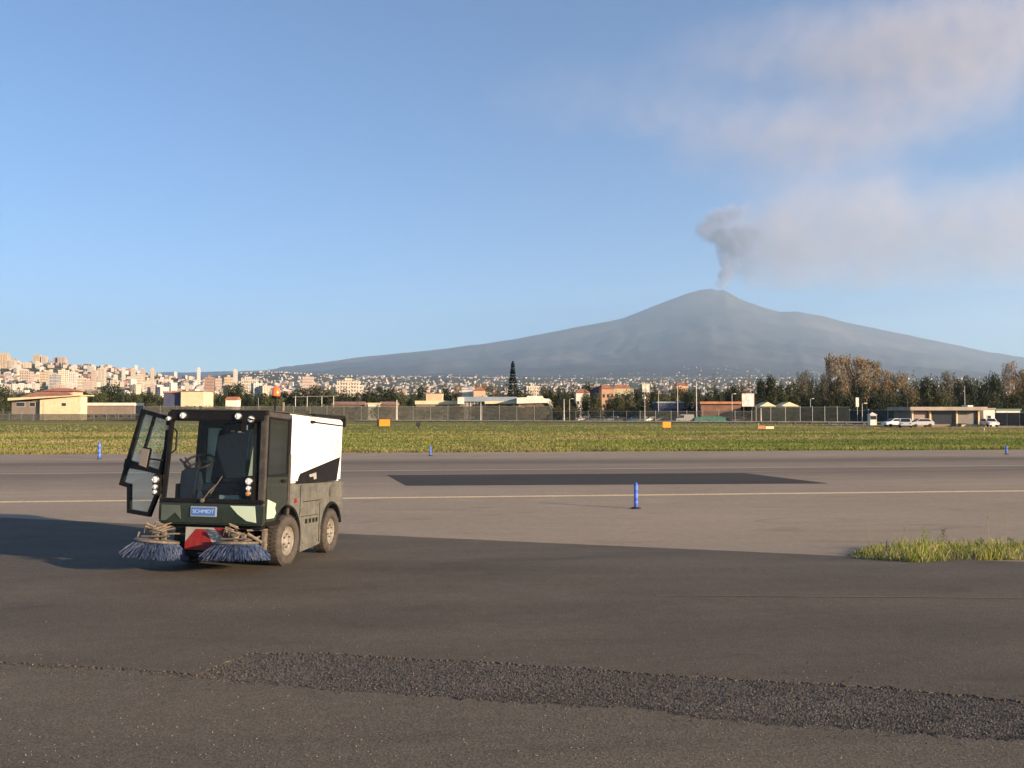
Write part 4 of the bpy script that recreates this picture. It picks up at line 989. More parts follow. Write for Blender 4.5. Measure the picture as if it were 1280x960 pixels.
# red roofs, green sheets, parking sheds on the right of the middle
r_, w_ = bld('market_shed', 876, 926, 262, 'long shed with bright red roof edge left of the billboard'); MB().box(-w_ / 2, w_ / 2, 0, 8, 0, zt(505, 262)).build('wall', BROWN_P, r_); MB().box(-w_ / 2 - .4, w_ / 2 + .4, -.8, 8.4, zt(505, 262), zt(502, 262)).build('roof', ROOF_RED, r_)
r_, w_ = bld('blue_shed', 822, 870, 275, 'low dark blue shed behind the lamp posts'); MB().box(-w_ / 2, w_ / 2, 0, 8, 0, zt(504, 275)).build('wall', NAVY_P, r_); MB().box(-w_ / 2 - .3, w_ / 2 + .3, -.5, 8.4, zt(504, 275), zt(502, 275)).build('roof', SLATE, r_)
r_, w_ = bld('low_kiosk', 1005, 1022, 250, 'low kiosk with pale red roof edge right of the yellow villas'); MB().box(-w_ / 2, w_ / 2, 0, 5, 0, zt(512, 250)).build('wall', BROWN_P, r_); MB().box(-w_ / 2 - .4, w_ / 2 + .4, -.4, 5.4, zt(512, 250), zt(510, 250)).build('roof', SALMON, r_)
for a_, c_, lb in ((950, 969, 'small yellow villa with white gable just right of the billboard'), (975, 998, 'wider yellow villa second to the right of the billboard')):
    r_, w_ = bld('villa', a_, c_, 255, lb, 'house'); h = zt(508, 255); MB().box(-w_ / 2, w_ / 2, 0, 6, 0, h).build('wall', YEL_P, r_)
    MB().add([(-w_ / 2 - .3, -.4, h), (w_ / 2 + .3, -.4, h), (w_ / 2 + .3, 6.4, h), (-w_ / 2 - .3, 6.4, h), (0, 0, h + 1.3), (0, 6, h + 1.3)], [(0, 1, 4), (2, 3, 5), (1, 2, 5, 4), (3, 0, 4, 5), (3, 2, 1, 0)]).build('roof', CREAM, r_); win(r_, 0, 0, 1.0, 1.2, 1.2, YEL_P)
# flat-roofed pavilion on the right
Y = 152.0; r_, w_ = bld('flat_pavilion', 1138, 1232, Y, 'long flat-roofed pavilion with dark taupe walls and cream pillars'); k = w_ / 94.0; X = lambda px: (px - 1185) * k; Z = lambda y: zt(y, Y)
MB().box(X(1142), X(1228), 1.2, 8, 0, Z(513)).build('wall', TAUPE, r_)
MB().box(X(1136), X(1232), -.6, 9, Z(513), Z(508.6)).build('roof', CONC, r_)
MB().box(X(1217), X(1224), 2, 4, Z(508.6), Z(506.4)).build('roof_box', WHITE_P, r_)
for px in (1143, 1165, 1198.5, 1226): MB().box(X(px) - .13, X(px) + .13, .7, 1.15, 0, Z(513)).build('pillar', CREAM, r_)
MB().box(X(1200), X(1224), 1.1, 1.19, Z(530), Z(514)).build('shutter', paint('grey_shutter', (0.16, 0.15, 0.14), .6, var=.1), r_)
MB().box(X(1146), X(1162), 1.1, 1.19, Z(526), Z(515)).build('shutter', paint('pinkish_shutter', (0.26, 0.20, 0.18), .6, var=.1), r_)
MB().box(X(1170), X(1195), 1.1, 1.19, Z(530), Z(514.5)).build('glass_front', WIN, r_)
MB().box(X(1197), X(1230), -1.2, -.9, 0, Z(530.5)).build('low_wall', YEL_P, r_)
r_, w_ = bld('end_cabin', 1229, 1243, 156, 'pale cabin attached beyond the right end of the pavilion'); MB().box(-w_ / 2, w_ / 2, 0, 4, 0, zt(512, 156)).build('wall', WHITE_P, r_); MB().box(-w_ / 2 - .1, w_ / 2 + .1, -.2, 4.1, zt(512, 156), zt(510, 156)).build('roof', CONC, r_); win(r_, 0, 0, 1.0, .6, .9)
r_, w_ = bld('white_hall', 1245, 1275, 180, 'white long hall with green roof strip at the right edge'); MB().box(-w_ / 2, w_ / 2, 0, 6, 0, zt(513, 180)).build('wall', WHITE_P, r_); MB().box(-w_ / 2 - .2, w_ / 2 + .2, -.2, 6.2, zt(513, 180), zt(511, 180)).build('roof', paint('green_sheet', (.10, .16, .12), .6), r_)
# guard box
r_, w_ = bld('guard_box', 1087.5, 1095.5, 172, 'small white guard box with pointed roof and dark window band', 'guard box'); h = zt(518.5, 172)
MB().box(-w_ / 2, w_ / 2, 0, 1.3, 0, h).build('body', WHITE_P, r_); MB().box(-w_ / 2 + .06, w_ / 2 - .06, -.03, 0.02, h * .55, h * .9).build('window', WIN, r_)
MB().add([(-w_ / 2 - .15, -.15, h), (w_ / 2 + .15, -.15, h), (w_ / 2 + .15, 1.45, h), (-w_ / 2 - .15, 1.45, h), (0, .65, h + .5)], [(0, 1, 4), (1, 2, 4), (2, 3, 4), (3, 0, 4), (3, 2, 1, 0)]).build('roof', WHITE_P, r_)
# billboard
Y = 200; r_ = empty('billboard', gp(935, Y)); tag(r_, 'square billboard with faded white and pink poster', 'billboard'); w_ = 16 / F * Y
MB().box(-w_ / 2, w_ / 2, 0, .18, zt(508.5, Y), zt(491.5, Y)).build('panel', DARKM, r_)
m, nt, b = nodes_of('faded_poster'); p = obj_pos(nt); n1 = noise_(nt, p, .9, 3, .5); nt.links.new(ramp(nt, n1, [(.42, (.78, .72, .70)), (.55, (.72, .42, .36)), (.62, (.75, .66, .62))]), b.inputs['Base Color'])
MB().box(-w_ / 2 + .08, w_ / 2 - .08, -.02, 0.01, zt(508, Y), zt(492, Y)).build('poster', m, r_)
for x in (-w_ / 3, w_ / 3): MB().box(x - .08, x + .08, .02, .16, 0, zt(508.5, Y)).build('post', DARKM, r_)
# tall white sign by the road
Y = 186; r_ = empty('road_sign', gp(1071.5, Y)); tag(r_, 'narrow upright white sign panel on a pole left of the guard box', 'sign'); MB().box(-.32, .32, -.06, .04, zt(508.5, Y), zt(497, Y)).build('panel', WHITE_P, r_); MB().tube([(0, 0, 0), (0, 0, zt(508, Y))], .05, 6).build('post', STEEL, r_)

# ---- lamp posts and poles
def lamp(px, top, base_Y, label, arm=0.8, head='flat', mat=POLE_W, r=.07):
    Y = base_Y; h = zt(top, Y); r_ = empty('lamp_post', gp(px, Y)); tag(r_, label, 'lamp post', 'lamp posts along the perimeter')
    MB().tube([(0, 0, 0), (0, 0, h * .5), (0, 0, h)], [r * 1.3, r, r * .7], 8).build('pole', mat, r_)
    if head == 'globe':
        MB().lathe([(0, h), (.22, h + .08), (.32, h + .3), (.22, h + .55), (0, h + .62)], 12).build('lamp_head', WHITE_P, r_, smooth=True)
    elif head == 'flat':
        MB().tube([(0, 0, h - .05), (arm * .5, 0, h + .12), (arm, 0, h + .15)], .035, 5).build('arm', mat, r_)
        MB().box(arm - .1, arm + .55, -.14, .14, h + .08, h + .24).build('lamp_head', WHITE_P, r_, bevel=.03)
    return r_
lamp(496, 500, 240, 'pole with grey stain just right of the orange sign', head='none', r=.16)
lamp(601, 503, 238, 'pale pole before the warehouse with blue-grey roof', head='none', r=.10)
lamp(705, 499, 235, 'pale pole at the end of the high grey-green fence', head='none', r=.11)
lamp(712, 499, 255, 'short lamp right behind the pale pole by the fence end', 0.6)
lamp(806, 499, 228, 'lamp post with round white globe over the car park', head='globe')
lamp(823, 485, 270, 'tan pole left of the white panelled pole', head='none', mat=CREAM)
lamp(847, 483, 250, 'grey mast with fittings in mid car park', 0.5, mat=STEEL)
lamp(870.5, 477, 245, 'tallest pale pole, between the cypresses and the car park', head='none', r=.12)
lamp(915, 493, 225, 'lamp post just left of the billboard', 0.5)
lamp(951, 510, 215, 'short white post right below the yellow villa', head='none', r=.12)
lamp(1013, 499, 250, 'lamp with small white head over the dark netted fence', 0.5)
lamp(1077.5, 505, 184, 'pale lamp post between the upright white sign and guard box', 0.5)
lamp(1206, 482, 165, 'thin tall pole rising behind the flat pavilion', head='none', r=.05)
lamp(323, 497, 262, 'thin grey pole behind the sweeper cab roof', head='none', mat=STEEL)
lamp(54, 500, 300, 'thin pole before the red-roofed house', head='none', mat=DARKM)
lamp(1134, 500, 175, 'dark pole at the left end of the pavilion', head='none', mat=DARKM)
# overhead frames left of the middle
r_ = empty('pergola_frame', gp(395, 300)); tag(r_, 'grey open frame with crossbars just right of the beacon', 'frame')
h = zt(495, 300)
for x in (-7, -3, 2, 6): MB().tube([(x, 0, 0), (x, 0, h)], .1, 6).build('post', STEEL, r_)
MB().tube([(-8, 0, h - .3), (7, 0, h)], .12, 6).build('crossbar', STEEL, r_)

# ---- airfield signs in the grass
SIGN_O = paint('sign_orange', (0.80, 0.30, 0.03), 0.5, var=.08); SIGN_B = paint('sign_back', (0.03, .03, .03), .6)
def airsign(px0, px1, top, base, label, part_dark=True):
    p = G((px0 + px1) / 2, base); Y = p.y; r_ = empty('airfield_sign', p); tag(r_, label, 'airfield sign', 'orange airfield signs in the grass'); w_ = (px1 - px0) / F * Y; h = (base - top) / F * Y; z0 = h * .25
    MB().box(-w_ / 2, w_ / 2, 0, .3, z0, h).build('housing', SIGN_B, r_, bevel=.02)
    MB().box(-w_ / 2 + w_ * (.18 if part_dark else .03), w_ / 2 - w_ * .03, -.02, .01, z0 + .04, h - .04).build('face', SIGN_O, r_)
    for x in (-w_ * .35, w_ * .35): MB().box(x - .04, x + .04, .1, .2, -.1, z0).build('leg', SIGN_B, r_)
airsign(471, 488, 524, 536, 'larger orange airfield sign with black end panel, right of the sweeper')
airsign(828, 839, 527, 537.5, 'smaller orange airfield sign in the grass below the lamp posts', False)
p = G(523, 537); r_ = empty('control_box', p); tag(r_, 'small black box on a post in the grass right of the larger orange sign', 'box'); h = 9 / F * p.y
MB().box(-.3, .3, -.2, .2, h * .45, h).build('housing', SIGN_B, r_, bevel=.03); MB().box(-.08, .08, -.08, .08, -.1, h * .45).build('post', SIGN_B, r_)
p = G(958, 537); r_ = empty('airfield_sign', p, .2); tag(r_, 'low brown and white boards in the grass below the white post', 'airfield sign'); h = 5 / F * p.y
MB().box(-1.3, -.2, 0, .2, .1, h).build('board', paint('brown_board', (.30, .14, .06), .7), r_); MB().box(-.05, 1.2, .1, .3, .1, h * .8).build('board', CREAM, r_)
# small runway lamps along the road
for i, (px, py, lb) in enumerate(((1230, 541, 'tiny yellow-capped light stake at the far right in the grass'), (948, 533, 'tiny white light stake left of the low boards'))):
    p = G(px, py); r_ = empty('light_stake', p); tag(r_, lb, 'light'); MB().tube([(0, 0, -.05), (0, 0, .35)], .03, 6).build('stem', STEEL, r_); MB().lathe([(0, .35), (.09, .35), (.11, .45), (.06, .52), (0, .53)], 10).build('lens', CREAM, r_)

# ---- vehicles
TYRE = paint('tyre', (0.025, 0.024, 0.023), .85, var=.2); HUB = paint('hub', (0.35, .35, .35), .4, metal=.7); GLASSD = paint('car_glass', (0.02, .025, .03), .1)
def car_proto(kind):
    if kind == 'van': L, W, H, sill = 4.9, 1.9, 2.1, .35; prof = [(-2.45, .4), (-2.45, 1.0), (-1.7, 1.15), (-1.2, 2.0), (-1.0, 2.1), (2.35, 2.1), (2.45, 1.9), (2.45, .4)]; gl = [(-1.55, 1.2), (-1.15, 1.9), (-.3, 1.9), (-.3, 1.2)]; ws = [(-1.72, 1.17), (-1.22, 1.98)]
    elif kind == 'wagon': prof = [(-2.2, .35), (-2.2, .75), (-1.2, .95), (-.55, 1.45), (1.5, 1.48), (2.1, 1.0), (2.2, .8), (2.2, .35)]; gl = [(-.95, .98), (-.5, 1.38), (1.4, 1.38), (1.85, 1.0)]; ws = [(-1.22, .97), (-.57, 1.43)]
    else: prof = [(-1.95, .35), (-1.95, .75), (-1.1, .95), (-.45, 1.42), (1.1, 1.42), (1.75, 1.0), (1.95, .9), (1.95, .35)]; gl = [(-.85, .98), (-.4, 1.35), (1.0, 1.35), (1.5, 1.0)]; ws = [(-1.12, .97), (-.47, 1.40)]
    W = 1.9 if kind == 'van' else 1.7
    return prof, gl, ws, W
CARM = {k: paint('car_' + k, v, .35, var=.04, coat=.4) for k, v in {'white': (.75, .74, .70), 'silver': (.42, .42, .42), 'dark': (.05, .055, .06), 'blue': (.06, .10, .22), 'red': (.35, .05, .04), 'grey': (.20, .20, .20)}.items()}
CP = {}
def car(px, Y, kind, col, rz, label, group=None, cat='car'):
    key = (kind, col)
    r_ = empty('parked_van' if kind == 'van' else 'parked_car', gp(px, Y), rz); tag(r_, label, 'van' if kind == 'van' else cat, group)
    if key not in CP:
        prof, gl, ws, W = car_proto(kind); parts = []
        parts.append(('body', MB().prism(prof, 'y', -W / 2, W / 2).build('body', CARM[col], r_, bevel=.06)))
        g = MB(); g.prism(gl, 'y', -W / 2 - .012, -W / 2 + .02); g.prism(gl, 'y', W / 2 - .02, W / 2 + .012); parts.append(('side_window', g.build('side_window', GLASSD, r_)))
        (x0, z0), (x1, z1) = ws; g = MB(); g.add([(x0 - .012, -W * .42, z0), (x0 - .012, W * .42, z0), (x1 - .012, W * .38, z1), (x1 - .012, -W * .38, z1)], [(0, 1, 2, 3)]); parts.append(('windscreen', g.build('windscreen', GLASSD, r_)))
        for x in (prof[0][0] + .8, prof[-1][0] - .75):
            for y in (-W / 2 + .1, W / 2 - .1):
                M = Matrix.Translation((x, y, .32)) @ Matrix.Rotation(R(90), 4, 'X'); parts.append(('wheel', MB().lathe([(0, -.1), (.18, -.11), (.2, -.1), (.31, -.1), (.32, 0), (.31, .1), (.2, .1), (.18, .11), (0, .1)], 16, M).build('wheel', TYRE, r_)))
        for y in (-W * .36, W * .36): parts.append(('headlight', MB().box(prof[1][0] - .015, prof[1][0] + .03, y - .15, y + .15, .6, .74).build('headlight', HUB, r_)))
        CP[key] = [(n, o.data) for n, o in parts]
    else:
        for n, me in CP[key]: link(n, me, r_)
    return r_
car(1131, 140, 'wagon', 'white', R(70), 'white car seen from the front on the yard before the pavilion')
car(1118, 150, 'hatch', 'white', R(5), 'low white car left of the white front-facing car')
car(1150, 146, 'hatch', 'silver', R(0), 'silver-beige car parked against the pavilion pillars')
car(1236, 150, 'hatch', 'white', R(85), 'white car at the right end of the pavilion')
car(855, 236, 'van', 'silver', R(5), 'silver van with light roof behind the mesh fence in mid car park')
cg = 'cars parked behind the mesh fence'
lst = [(730, 'hatch', 'white'), (739, 'hatch', 'dark'), (748, 'wagon', 'silver'), (757, 'hatch', 'grey'), (766, 'wagon', 'white'), (775, 'hatch', 'dark'), (792, 'hatch', 'blue'), (801, 'wagon', 'silver'), (813, 'hatch', 'white'), (825, 'hatch', 'dark'),
       (838, 'hatch', 'grey'), (872, 'hatch', 'silver'), (884, 'wagon', 'dark'), (895, 'hatch', 'white'), (908, 'hatch', 'red'), (921, 'wagon', 'grey'), (937, 'hatch', 'dark'), (1040, 'hatch', 'dark'), (1052, 'wagon', 'white')]
cnt = {}
for px, kind, col in lst:
    cnt[col] = cnt.get(col, 0) + 1; tot = sum(1 for q in lst if q[2] == col)
    car(px, 246 - (px - 730) * .07, kind, col, R(random.uniform(-25, 25)), ('%s car parked behind the mesh fence' % col) if tot == 1 else '%s %s car from left, parked behind the mesh fence' % (ORD[cnt[col] - 1], col), cg)
# green tarpaulin heap and pale boxes behind the fence
p = gp(890, 222); r_ = tag(MB().prism([(-5, 0), (5, 0), (4.2, 1.3), (1.5, 1.7), (-2.2, 1.5), (-4.4, 1.2)], 'y', 0, 2.5).build('tarpaulin_heap', paint('green_tarp', (.04, .13, .10), .7, var=.3, scale=1), bevel=.15), 'teal-green tarpaulin heap behind the fence below the red roof', 'tarpaulin'); r_.location = p
# ================================================================ the sweeper
random.seed(3)
PAINT_G = paint('cab_paint', (0.014, 0.022, 0.018), 0.25, var=0.15, scale=4, dirt=0.12, dirt_col=(0.10, 0.085, 0.065), coat=0.6)
BLACKP = paint('black_plastic', (0.007, 0.007, 0.008), 0.5, var=0.2, scale=8, dirt=0.05, spec=0.2)
FRAME_G = paint('cab_frame_grey', (0.042, 0.039, 0.035), 0.45, var=0.15, scale=6, dirt=0.4)
CHASSIS = paint('chassis_grey', (0.085, 0.088, 0.078), 0.6, var=0.25, scale=5, dirt=0.7, dirt_col=(0.19, 0.165, 0.125))
HOPPER = paint('hopper_white', (0.80, 0.79, 0.74), 0.4, var=0.03, scale=4, dirt=0.12, dirt_col=(0.55, 0.48, 0.38), coat=0.2)
NAVY_F = paint('seat_fabric', (0.008, 0.014, 0.026), 0.85, var=0.2, scale=14, spec=.08); INTER = paint('cab_interior', (0.010, 0.015, 0.021), 0.7, var=0.2, scale=6, spec=.12)
TEAL_IN = paint('rear_panel_teal', (0.10, 0.17, 0.17), 0.4, var=0.15, scale=3)
CHROME = paint('lamp_chrome', (0.75, 0.73, 0.68), 0.18, metal=0.9, var=0.05); LENS = paint('lamp_lens', (0.85, 0.84, 0.78), 0.12, var=0.03, coat=1.0)
AMBER = paint('indicator_amber', (0.75, 0.25, 0.04), 0.2, var=0.05, coat=1.0); RED_P = paint('warning_red', (0.20, 0.012, 0.014), 0.4, var=0.12, scale=8, dirt=.3); WHT_P = paint('warning_white', (0.30, 0.285, 0.26), 0.45, var=0.1, scale=8, dirt=.3)
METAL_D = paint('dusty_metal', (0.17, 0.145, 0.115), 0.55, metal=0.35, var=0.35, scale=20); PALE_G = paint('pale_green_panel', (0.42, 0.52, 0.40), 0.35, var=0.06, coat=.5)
TYRE_D = paint('dusty_tyre', (0.055, 0.048, 0.040), 0.9, var=0.3, scale=14); RIM = paint('rim_cream', (0.19, 0.18, 0.16), 0.5, var=0.35, scale=14, dirt=.8)
def glass(name, tint, refl=1.0, film=0.0, fcol=(.35, .40, .42)):
    """tinted clear glass, a mirror-like share that grows at grazing angles, and a film of dust"""
    m = bpy.data.materials.new(name); m.use_nodes = True; nt = m.node_tree; nt.nodes.clear()
    o_ = nt.nodes.new('ShaderNodeOutputMaterial'); t = nt.nodes.new('ShaderNodeBsdfTransparent'); t.inputs[0].default_value = tuple(tint) + (1,)
    g = nt.nodes.new('ShaderNodeBsdfGlossy'); g.inputs['Roughness'].default_value = 0.03; f = nt.nodes.new('ShaderNodeLayerWeight')
    k = math_(nt, 'MULTIPLY_ADD', math_(nt, 'POWER', f.outputs['Facing'], 4.0), .8 * refl, .06 * refl); ms = nt.nodes.new('ShaderNodeMixShader'); nt.links.new(k, ms.inputs[0]); nt.links.new(t.outputs[0], ms.inputs[1]); nt.links.new(g.outputs[0], ms.inputs[2])
    d = nt.nodes.new('ShaderNodeBsdfDiffuse'); d.inputs[0].default_value = tuple(fcol) + (1,); m2 = nt.nodes.new('ShaderNodeMixShader'); m2.inputs[0].default_value = film; nt.links.new(ms.outputs[0], m2.inputs[1]); nt.links.new(d.outputs[0], m2.inputs[2])
    nt.links.new(m2.outputs[0], o_.inputs['Surface'])
    return m
GL_DOOR = glass('door_glass', (0.80, 0.90, 0.92), 1.3, .18, (.16, .32, .40)); GL_WS = glass('windscreen_glass', (0.93, 0.96, 0.94), 0.2, .012); GL_DK = glass('side_glass', (0.74, 0.84, 0.80), 0.6, .05)

sw = bpy.data.objects.new('road_sweeper', None); C.objects.link(sw); sw.location = (-3.624, 11.59, -0.010); sw.rotation_euler = (R(-3.2), R(0.7), R(-8.05))
tag(sw, 'compact road sweeper with white hopper, dark glazed cab and one door swung open', 'road sweeper')
VF = -0.67                                  # front of the cab; u to the right of the picture, v to the rear, z up
# chassis and lower body
b = MB()
arc = lambda cx, cz, r_, a0, a1, n: [(cx + r_ * math.cos(R(a0 + (a1 - a0) * i / n)), cz + r_ * math.sin(R(a0 + (a1 - a0) * i / n))) for i in range(n + 1)]
FW, RW, WZ, WR = 0.06, 1.76, 0.325, 0.325
side = [(0.10, 1.05), (2.27, 1.05), (2.29, 0.95), (2.27, 0.62), (2.17, 0.50)] + arc(RW, WZ, 0.405, 25, 168, 12) + [(1.345, 0.17), (0.60, 0.12), (0.56, 0.14)] + arc(FW, WZ, 0.43, 0, 84, 8)
side = [p for p in side]
for u0, u1 in ((0.56, 0.655), (-0.70, -0.60)): b.prism(side, 'x', u0, u1)
b.build('side_skirt', CHASSIS, sw, bevel=0.012)
b = MB(); b.box(-0.60, 0.56, 0.15, 2.2, 0.40, 1.04); b.box(-0.62, 0.58, 0.14, 2.27, 0.98, 1.045); b.build('chassis', BLACKP, sw, bevel=.01)
b = MB(); b.box(0.656, 0.664, 0.62, 1.28, 0.80, 0.808); b.box(0.656, 0.664, 0.24, 1.25, 0.60, 0.606)
b.build('panel_seam', BLACKP, sw)
for v_ in (0.72, 0.86, 1.00, 1.12): MB().box(0.655, 0.662, v_, v_ + 0.07, 0.50, 0.56).build('vent', BLACKP, sw)
MB().box(0.655, 0.668, 1.66, 1.92, 0.84, 1.0).build('rear_flap', CHASSIS, sw, bevel=.008)
for cx, rr_, a0, a1 in ((FW, 0.43, -20, 95), (RW, 0.405, 15, 172)):
    MB().tube([(0.662, p[0], p[1]) for p in arc(cx, WZ, rr_ + .012, a0, a1, 14)], 0.022, 6).build('wheel_arch_trim', BLACKP, sw)
MB().box(0.60, 0.67, 0.30, 0.36, 0.80, 0.86).build('side_reflector', RED_P, sw)
MB().box(0.6555, 0.6605, 1.262, 1.272, 0.20, 0.78).build('panel_seam', BLACKP, sw); MB().box(0.6555, 0.6605, 0.50, 0.51, 0.62, 1.03).build('panel_seam', BLACKP, sw)
for v_, z_ in ((.66, .24), (.66, .72), (1.2, .24), (1.2, .72), (2.2, .98), (2.2, .66)): MB().tube([(.655, v_, z_), (.664, v_, z_)], .012, 8).build('screw', METAL_D, sw)
# wheels
def wheel(u, v, steer=0.0, side=1):
    M = Matrix.Translation((u, v, WZ)) @ Matrix.Rotation(steer, 4, 'Z') @ Matrix.Rotation(R(90) * side, 4, 'Y')
    w2 = 0.105
    wh = MB().lathe([(0.195, -w2 * .8), (0.215, -w2), (0.27, -w2 * 1.08), (0.305, -w2 * .95), (0.322, -w2 * .55), (0.325, 0), (0.322, w2 * .55), (0.305, w2 * .95), (0.27, w2 * 1.08), (0.215, w2), (0.195, w2 * .8)], 48, M).build('wheel', TYRE_D, sw, smooth=True)
    tr = MB()
    for k in range(40):
        a = 2 * math.pi * k / 40
        for s_ in (-1, 1):
            mm = M @ Matrix.Rotation(a + (0.05 if s_ > 0 else 0), 4, 'Z') @ Matrix.Translation((0.324, 0, 0.045 * s_)) @ Matrix.Rotation(0.35 * s_, 4, 'X')
            tr.box(-.004, .006, -.016, .016, -.04, .04, mm)
    tr.build('tread', TYRE_D, wh)
    MB().lathe([(0, .02), (.05, .03), (.07, .055), (.095, .06), (.10, .03), (.13, .0), (.165, .012), (.19, .06), (.205, .085), (.20, .07), (.20, -.06)], 36, M).build('rim', RIM, wh, smooth=True)
    bo = MB()
    for k in range(6):
        a = 2 * math.pi * k / 6; c = M @ Vector((.085 * math.cos(a), .085 * math.sin(a), .06)); bo.tube([c, M @ Vector((.085 * math.cos(a), .085 * math.sin(a), .085))], .012, 6)
    for k in range(8):
        a = 2 * math.pi * (k + .5) / 8; bo.tube([M @ Vector((.145 * math.cos(a), .145 * math.sin(a), .004)), M @ Vector((.145 * math.cos(a), .145 * math.sin(a), .016))], .014, 8)
    bo.build('wheel_bolts', METAL_D, wh)
    return wh
wheel(0.60, FW, R(-4), 1); wheel(0.575, RW, 0, 1); wheel(-0.62, FW, R(-4), -1); wheel(-0.60, RW, 0, -1)
MB().tube([(-0.55, FW, WZ), (0.52, FW, WZ)], 0.05, 8).build('axle', BLACKP, sw); MB().tube([(-0.55, RW, WZ), (0.52, RW, WZ)], 0.05, 8).build('axle', BLACKP, sw)

# cab
b = MB(); b.box(-0.70, 0.655, VF + .02, 0.12, 0.55, 0.60); b.box(-0.66, 0.62, VF + .06, 0.10, 0.595, 0.66); b.build('cab_floor', BLACKP, sw, bevel=.01)
fz = [( -0.70, 0.575), (0.655, 0.575), (0.655, 0.80), (-0.70, 0.80)]
fr = MB(); fr.prism([(-0.70, 0.56), (0.655, 0.56), (0.66, 0.82), (-0.705, 0.82)], 'y', VF - .05, VF + .04); front = fr.build('front_panel', PAINT_G, sw, bevel=.02)
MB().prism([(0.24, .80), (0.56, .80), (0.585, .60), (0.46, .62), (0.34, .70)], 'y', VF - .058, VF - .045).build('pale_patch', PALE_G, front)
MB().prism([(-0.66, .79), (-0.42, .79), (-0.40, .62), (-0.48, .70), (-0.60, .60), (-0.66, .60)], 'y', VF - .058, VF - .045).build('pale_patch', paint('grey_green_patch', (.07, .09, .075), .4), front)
MB().box(-0.70, 0.655, VF - .06, VF + .03, 0.822, 0.875).build('dashboard_sill', BLACKP, sw, bevel=.012)
# badge
bd = MB().box(-0.275, 0.075, VF - .066, VF - .052, 0.655, 0.785).build('badge', paint('badge_silver', (.45, .48, .52), .35, metal=.5), front, bevel=.01)
MB().box(-0.255, 0.055, VF - .070, VF - .064, 0.672, 0.768).build('badge_field', paint('badge_blue', (.05, .13, .38), .3, var=.05), bd)
tc = bpy.data.curves.new('badge_lettering', 'FONT'); tc.body = 'SCHMIDT'; tc.size = 0.066; tc.align_x = 'CENTER'; tc.align_y = 'CENTER'; tc.extrude = 0.001; tc.materials.append(paint('badge_letters', (.38, .48, .70), .4, var=.02))
_t = bpy.data.objects.new('tmp_lettering', tc); C.objects.link(_t); bpy.context.view_layer.update(); _me = bpy.data.meshes.new_from_object(_t.evaluated_get(bpy.context.evaluated_depsgraph_get())); bpy.data.objects.remove(_t)
to = link('badge_lettering', _me, bd); to.location = (-0.10, VF - .0715, 0.720); to.rotation_euler = (R(90), 0, 0)
# roof
rf = MB(); rf.prism([(VF - .03, 1.955), (VF - .03, 1.84), (VF + .05, 1.84), (VF + .05, 1.90), (0.13, 1.915), (0.13, 1.985), (VF + .05, 1.975)], 'x', -0.665, 0.635); roof = rf.build('roof', BLACKP, sw, bevel=.015)
MB().prism([(VF + .02, 1.975), (0.13, 1.985), (0.13, 2.005), (VF + .02, 1.990)], 'x', -0.66, 0.655).build('roof_skin', FRAME_G, roof, bevel=.006)
MB().box(0.60, 0.655, VF + .04, 0.12, 1.90, 1.972).build('roof_rail', FRAME_G, roof, bevel=.008)
def spot(u, z, r_=.036, parent=roof, v=VF - .035, mat=LENS):
    M = Matrix.Translation((u, v, z)) @ Matrix.Rotation(R(90), 4, 'X')
    h = MB().lathe([(0, -.03), (r_ * 1.15, -.03), (r_ * 1.2, .015), (r_ * 1.05, .022), (r_, .012)], 20, M).build('headlight', CHROME, parent, smooth=True)
    MB().lathe([(r_, .012), (r_ * .6, .022), (0, .025)], 20, M).build('lens', mat, h, smooth=True)
spot(-0.445, 1.905); spot(0.285, 1.905); spot(0.455, 1.870); spot(-0.635, 1.865, .026)
# pillars
def bar(name, p0, p1, w_, d_, mat, parent=sw, bev=.008):
    p0, p1 = Vector(p0), Vector(p1); vs = []
    for p in (p0, p1):
        vs += [p + Vector((-w_ / 2, -d_ / 2, 0)), p + Vector((w_ / 2, -d_ / 2, 0)), p + Vector((w_ / 2, d_ / 2, 0)), p + Vector((-w_ / 2, d_ / 2, 0))]
    return MB().add(vs, [(3, 2, 1, 0), (4, 5, 6, 7), (0, 1, 5, 4), (1, 2, 6, 5), (2, 3, 7, 6), (3, 0, 4, 7)]).build(name, mat, parent, bevel=bev)
bar('front_pillar', (-0.675, VF + .01, .87), (-0.615, VF + .01, 1.90), .05, .06, BLACKP)
bar('front_pillar', (0.612, VF + .02, .56), (0.612, VF + .02, 1.92), .075, .08, FRAME_G)
bar('inner_pillar', (0.515, VF + .05, .87), (0.50, VF + .05, 1.88), .07, .07, BLACKP)
bar('rear_pillar', (0.625, 0.085, .56), (0.625, 0.085, 1.93), .06, .075, BLACKP)
bar('rear_pillar', (-0.655, 0.085, .60), (-0.60, 0.085, 1.93), .065, .07, BLACKP)
# windscreen, slightly curved
ws = MB(); nn = 10; vs = []
for i in range(nn + 1):
    s_ = i / nn; u0 = -0.65 + 1.20 * s_; u1 = -0.595 + 1.11 * s_; bow = -.035 * math.sin(math.pi * s_)
    vs += [(u0, VF + bow - .005, .875), (u1, VF + bow * .6 + .005, 1.845)]
ws.add(vs, [(2 * i, 2 * i + 2, 2 * i + 3, 2 * i + 1) for i in range(nn)]).build('windscreen', GL_WS, sw, smooth=True)
wp = MB(); wp.tube([(-0.12, VF - .06, .86), (-0.04, VF - .075, .96), (0.04, VF - .065, 1.05)], .008, 6); wp.tube([(-.02, VF - .065, .94), (0.12, VF - .055, 1.16)], .006, 5); wp.build('wiper', METAL_D, sw)
MB().lathe([(0, 0), (.025, 0), (.025, .03), (0, .035)], 10, Matrix.Translation((-0.12, VF - .055, .855)) @ Matrix.Rotation(R(90), 4, 'X')).build('wiper_hub', METAL_D, sw)
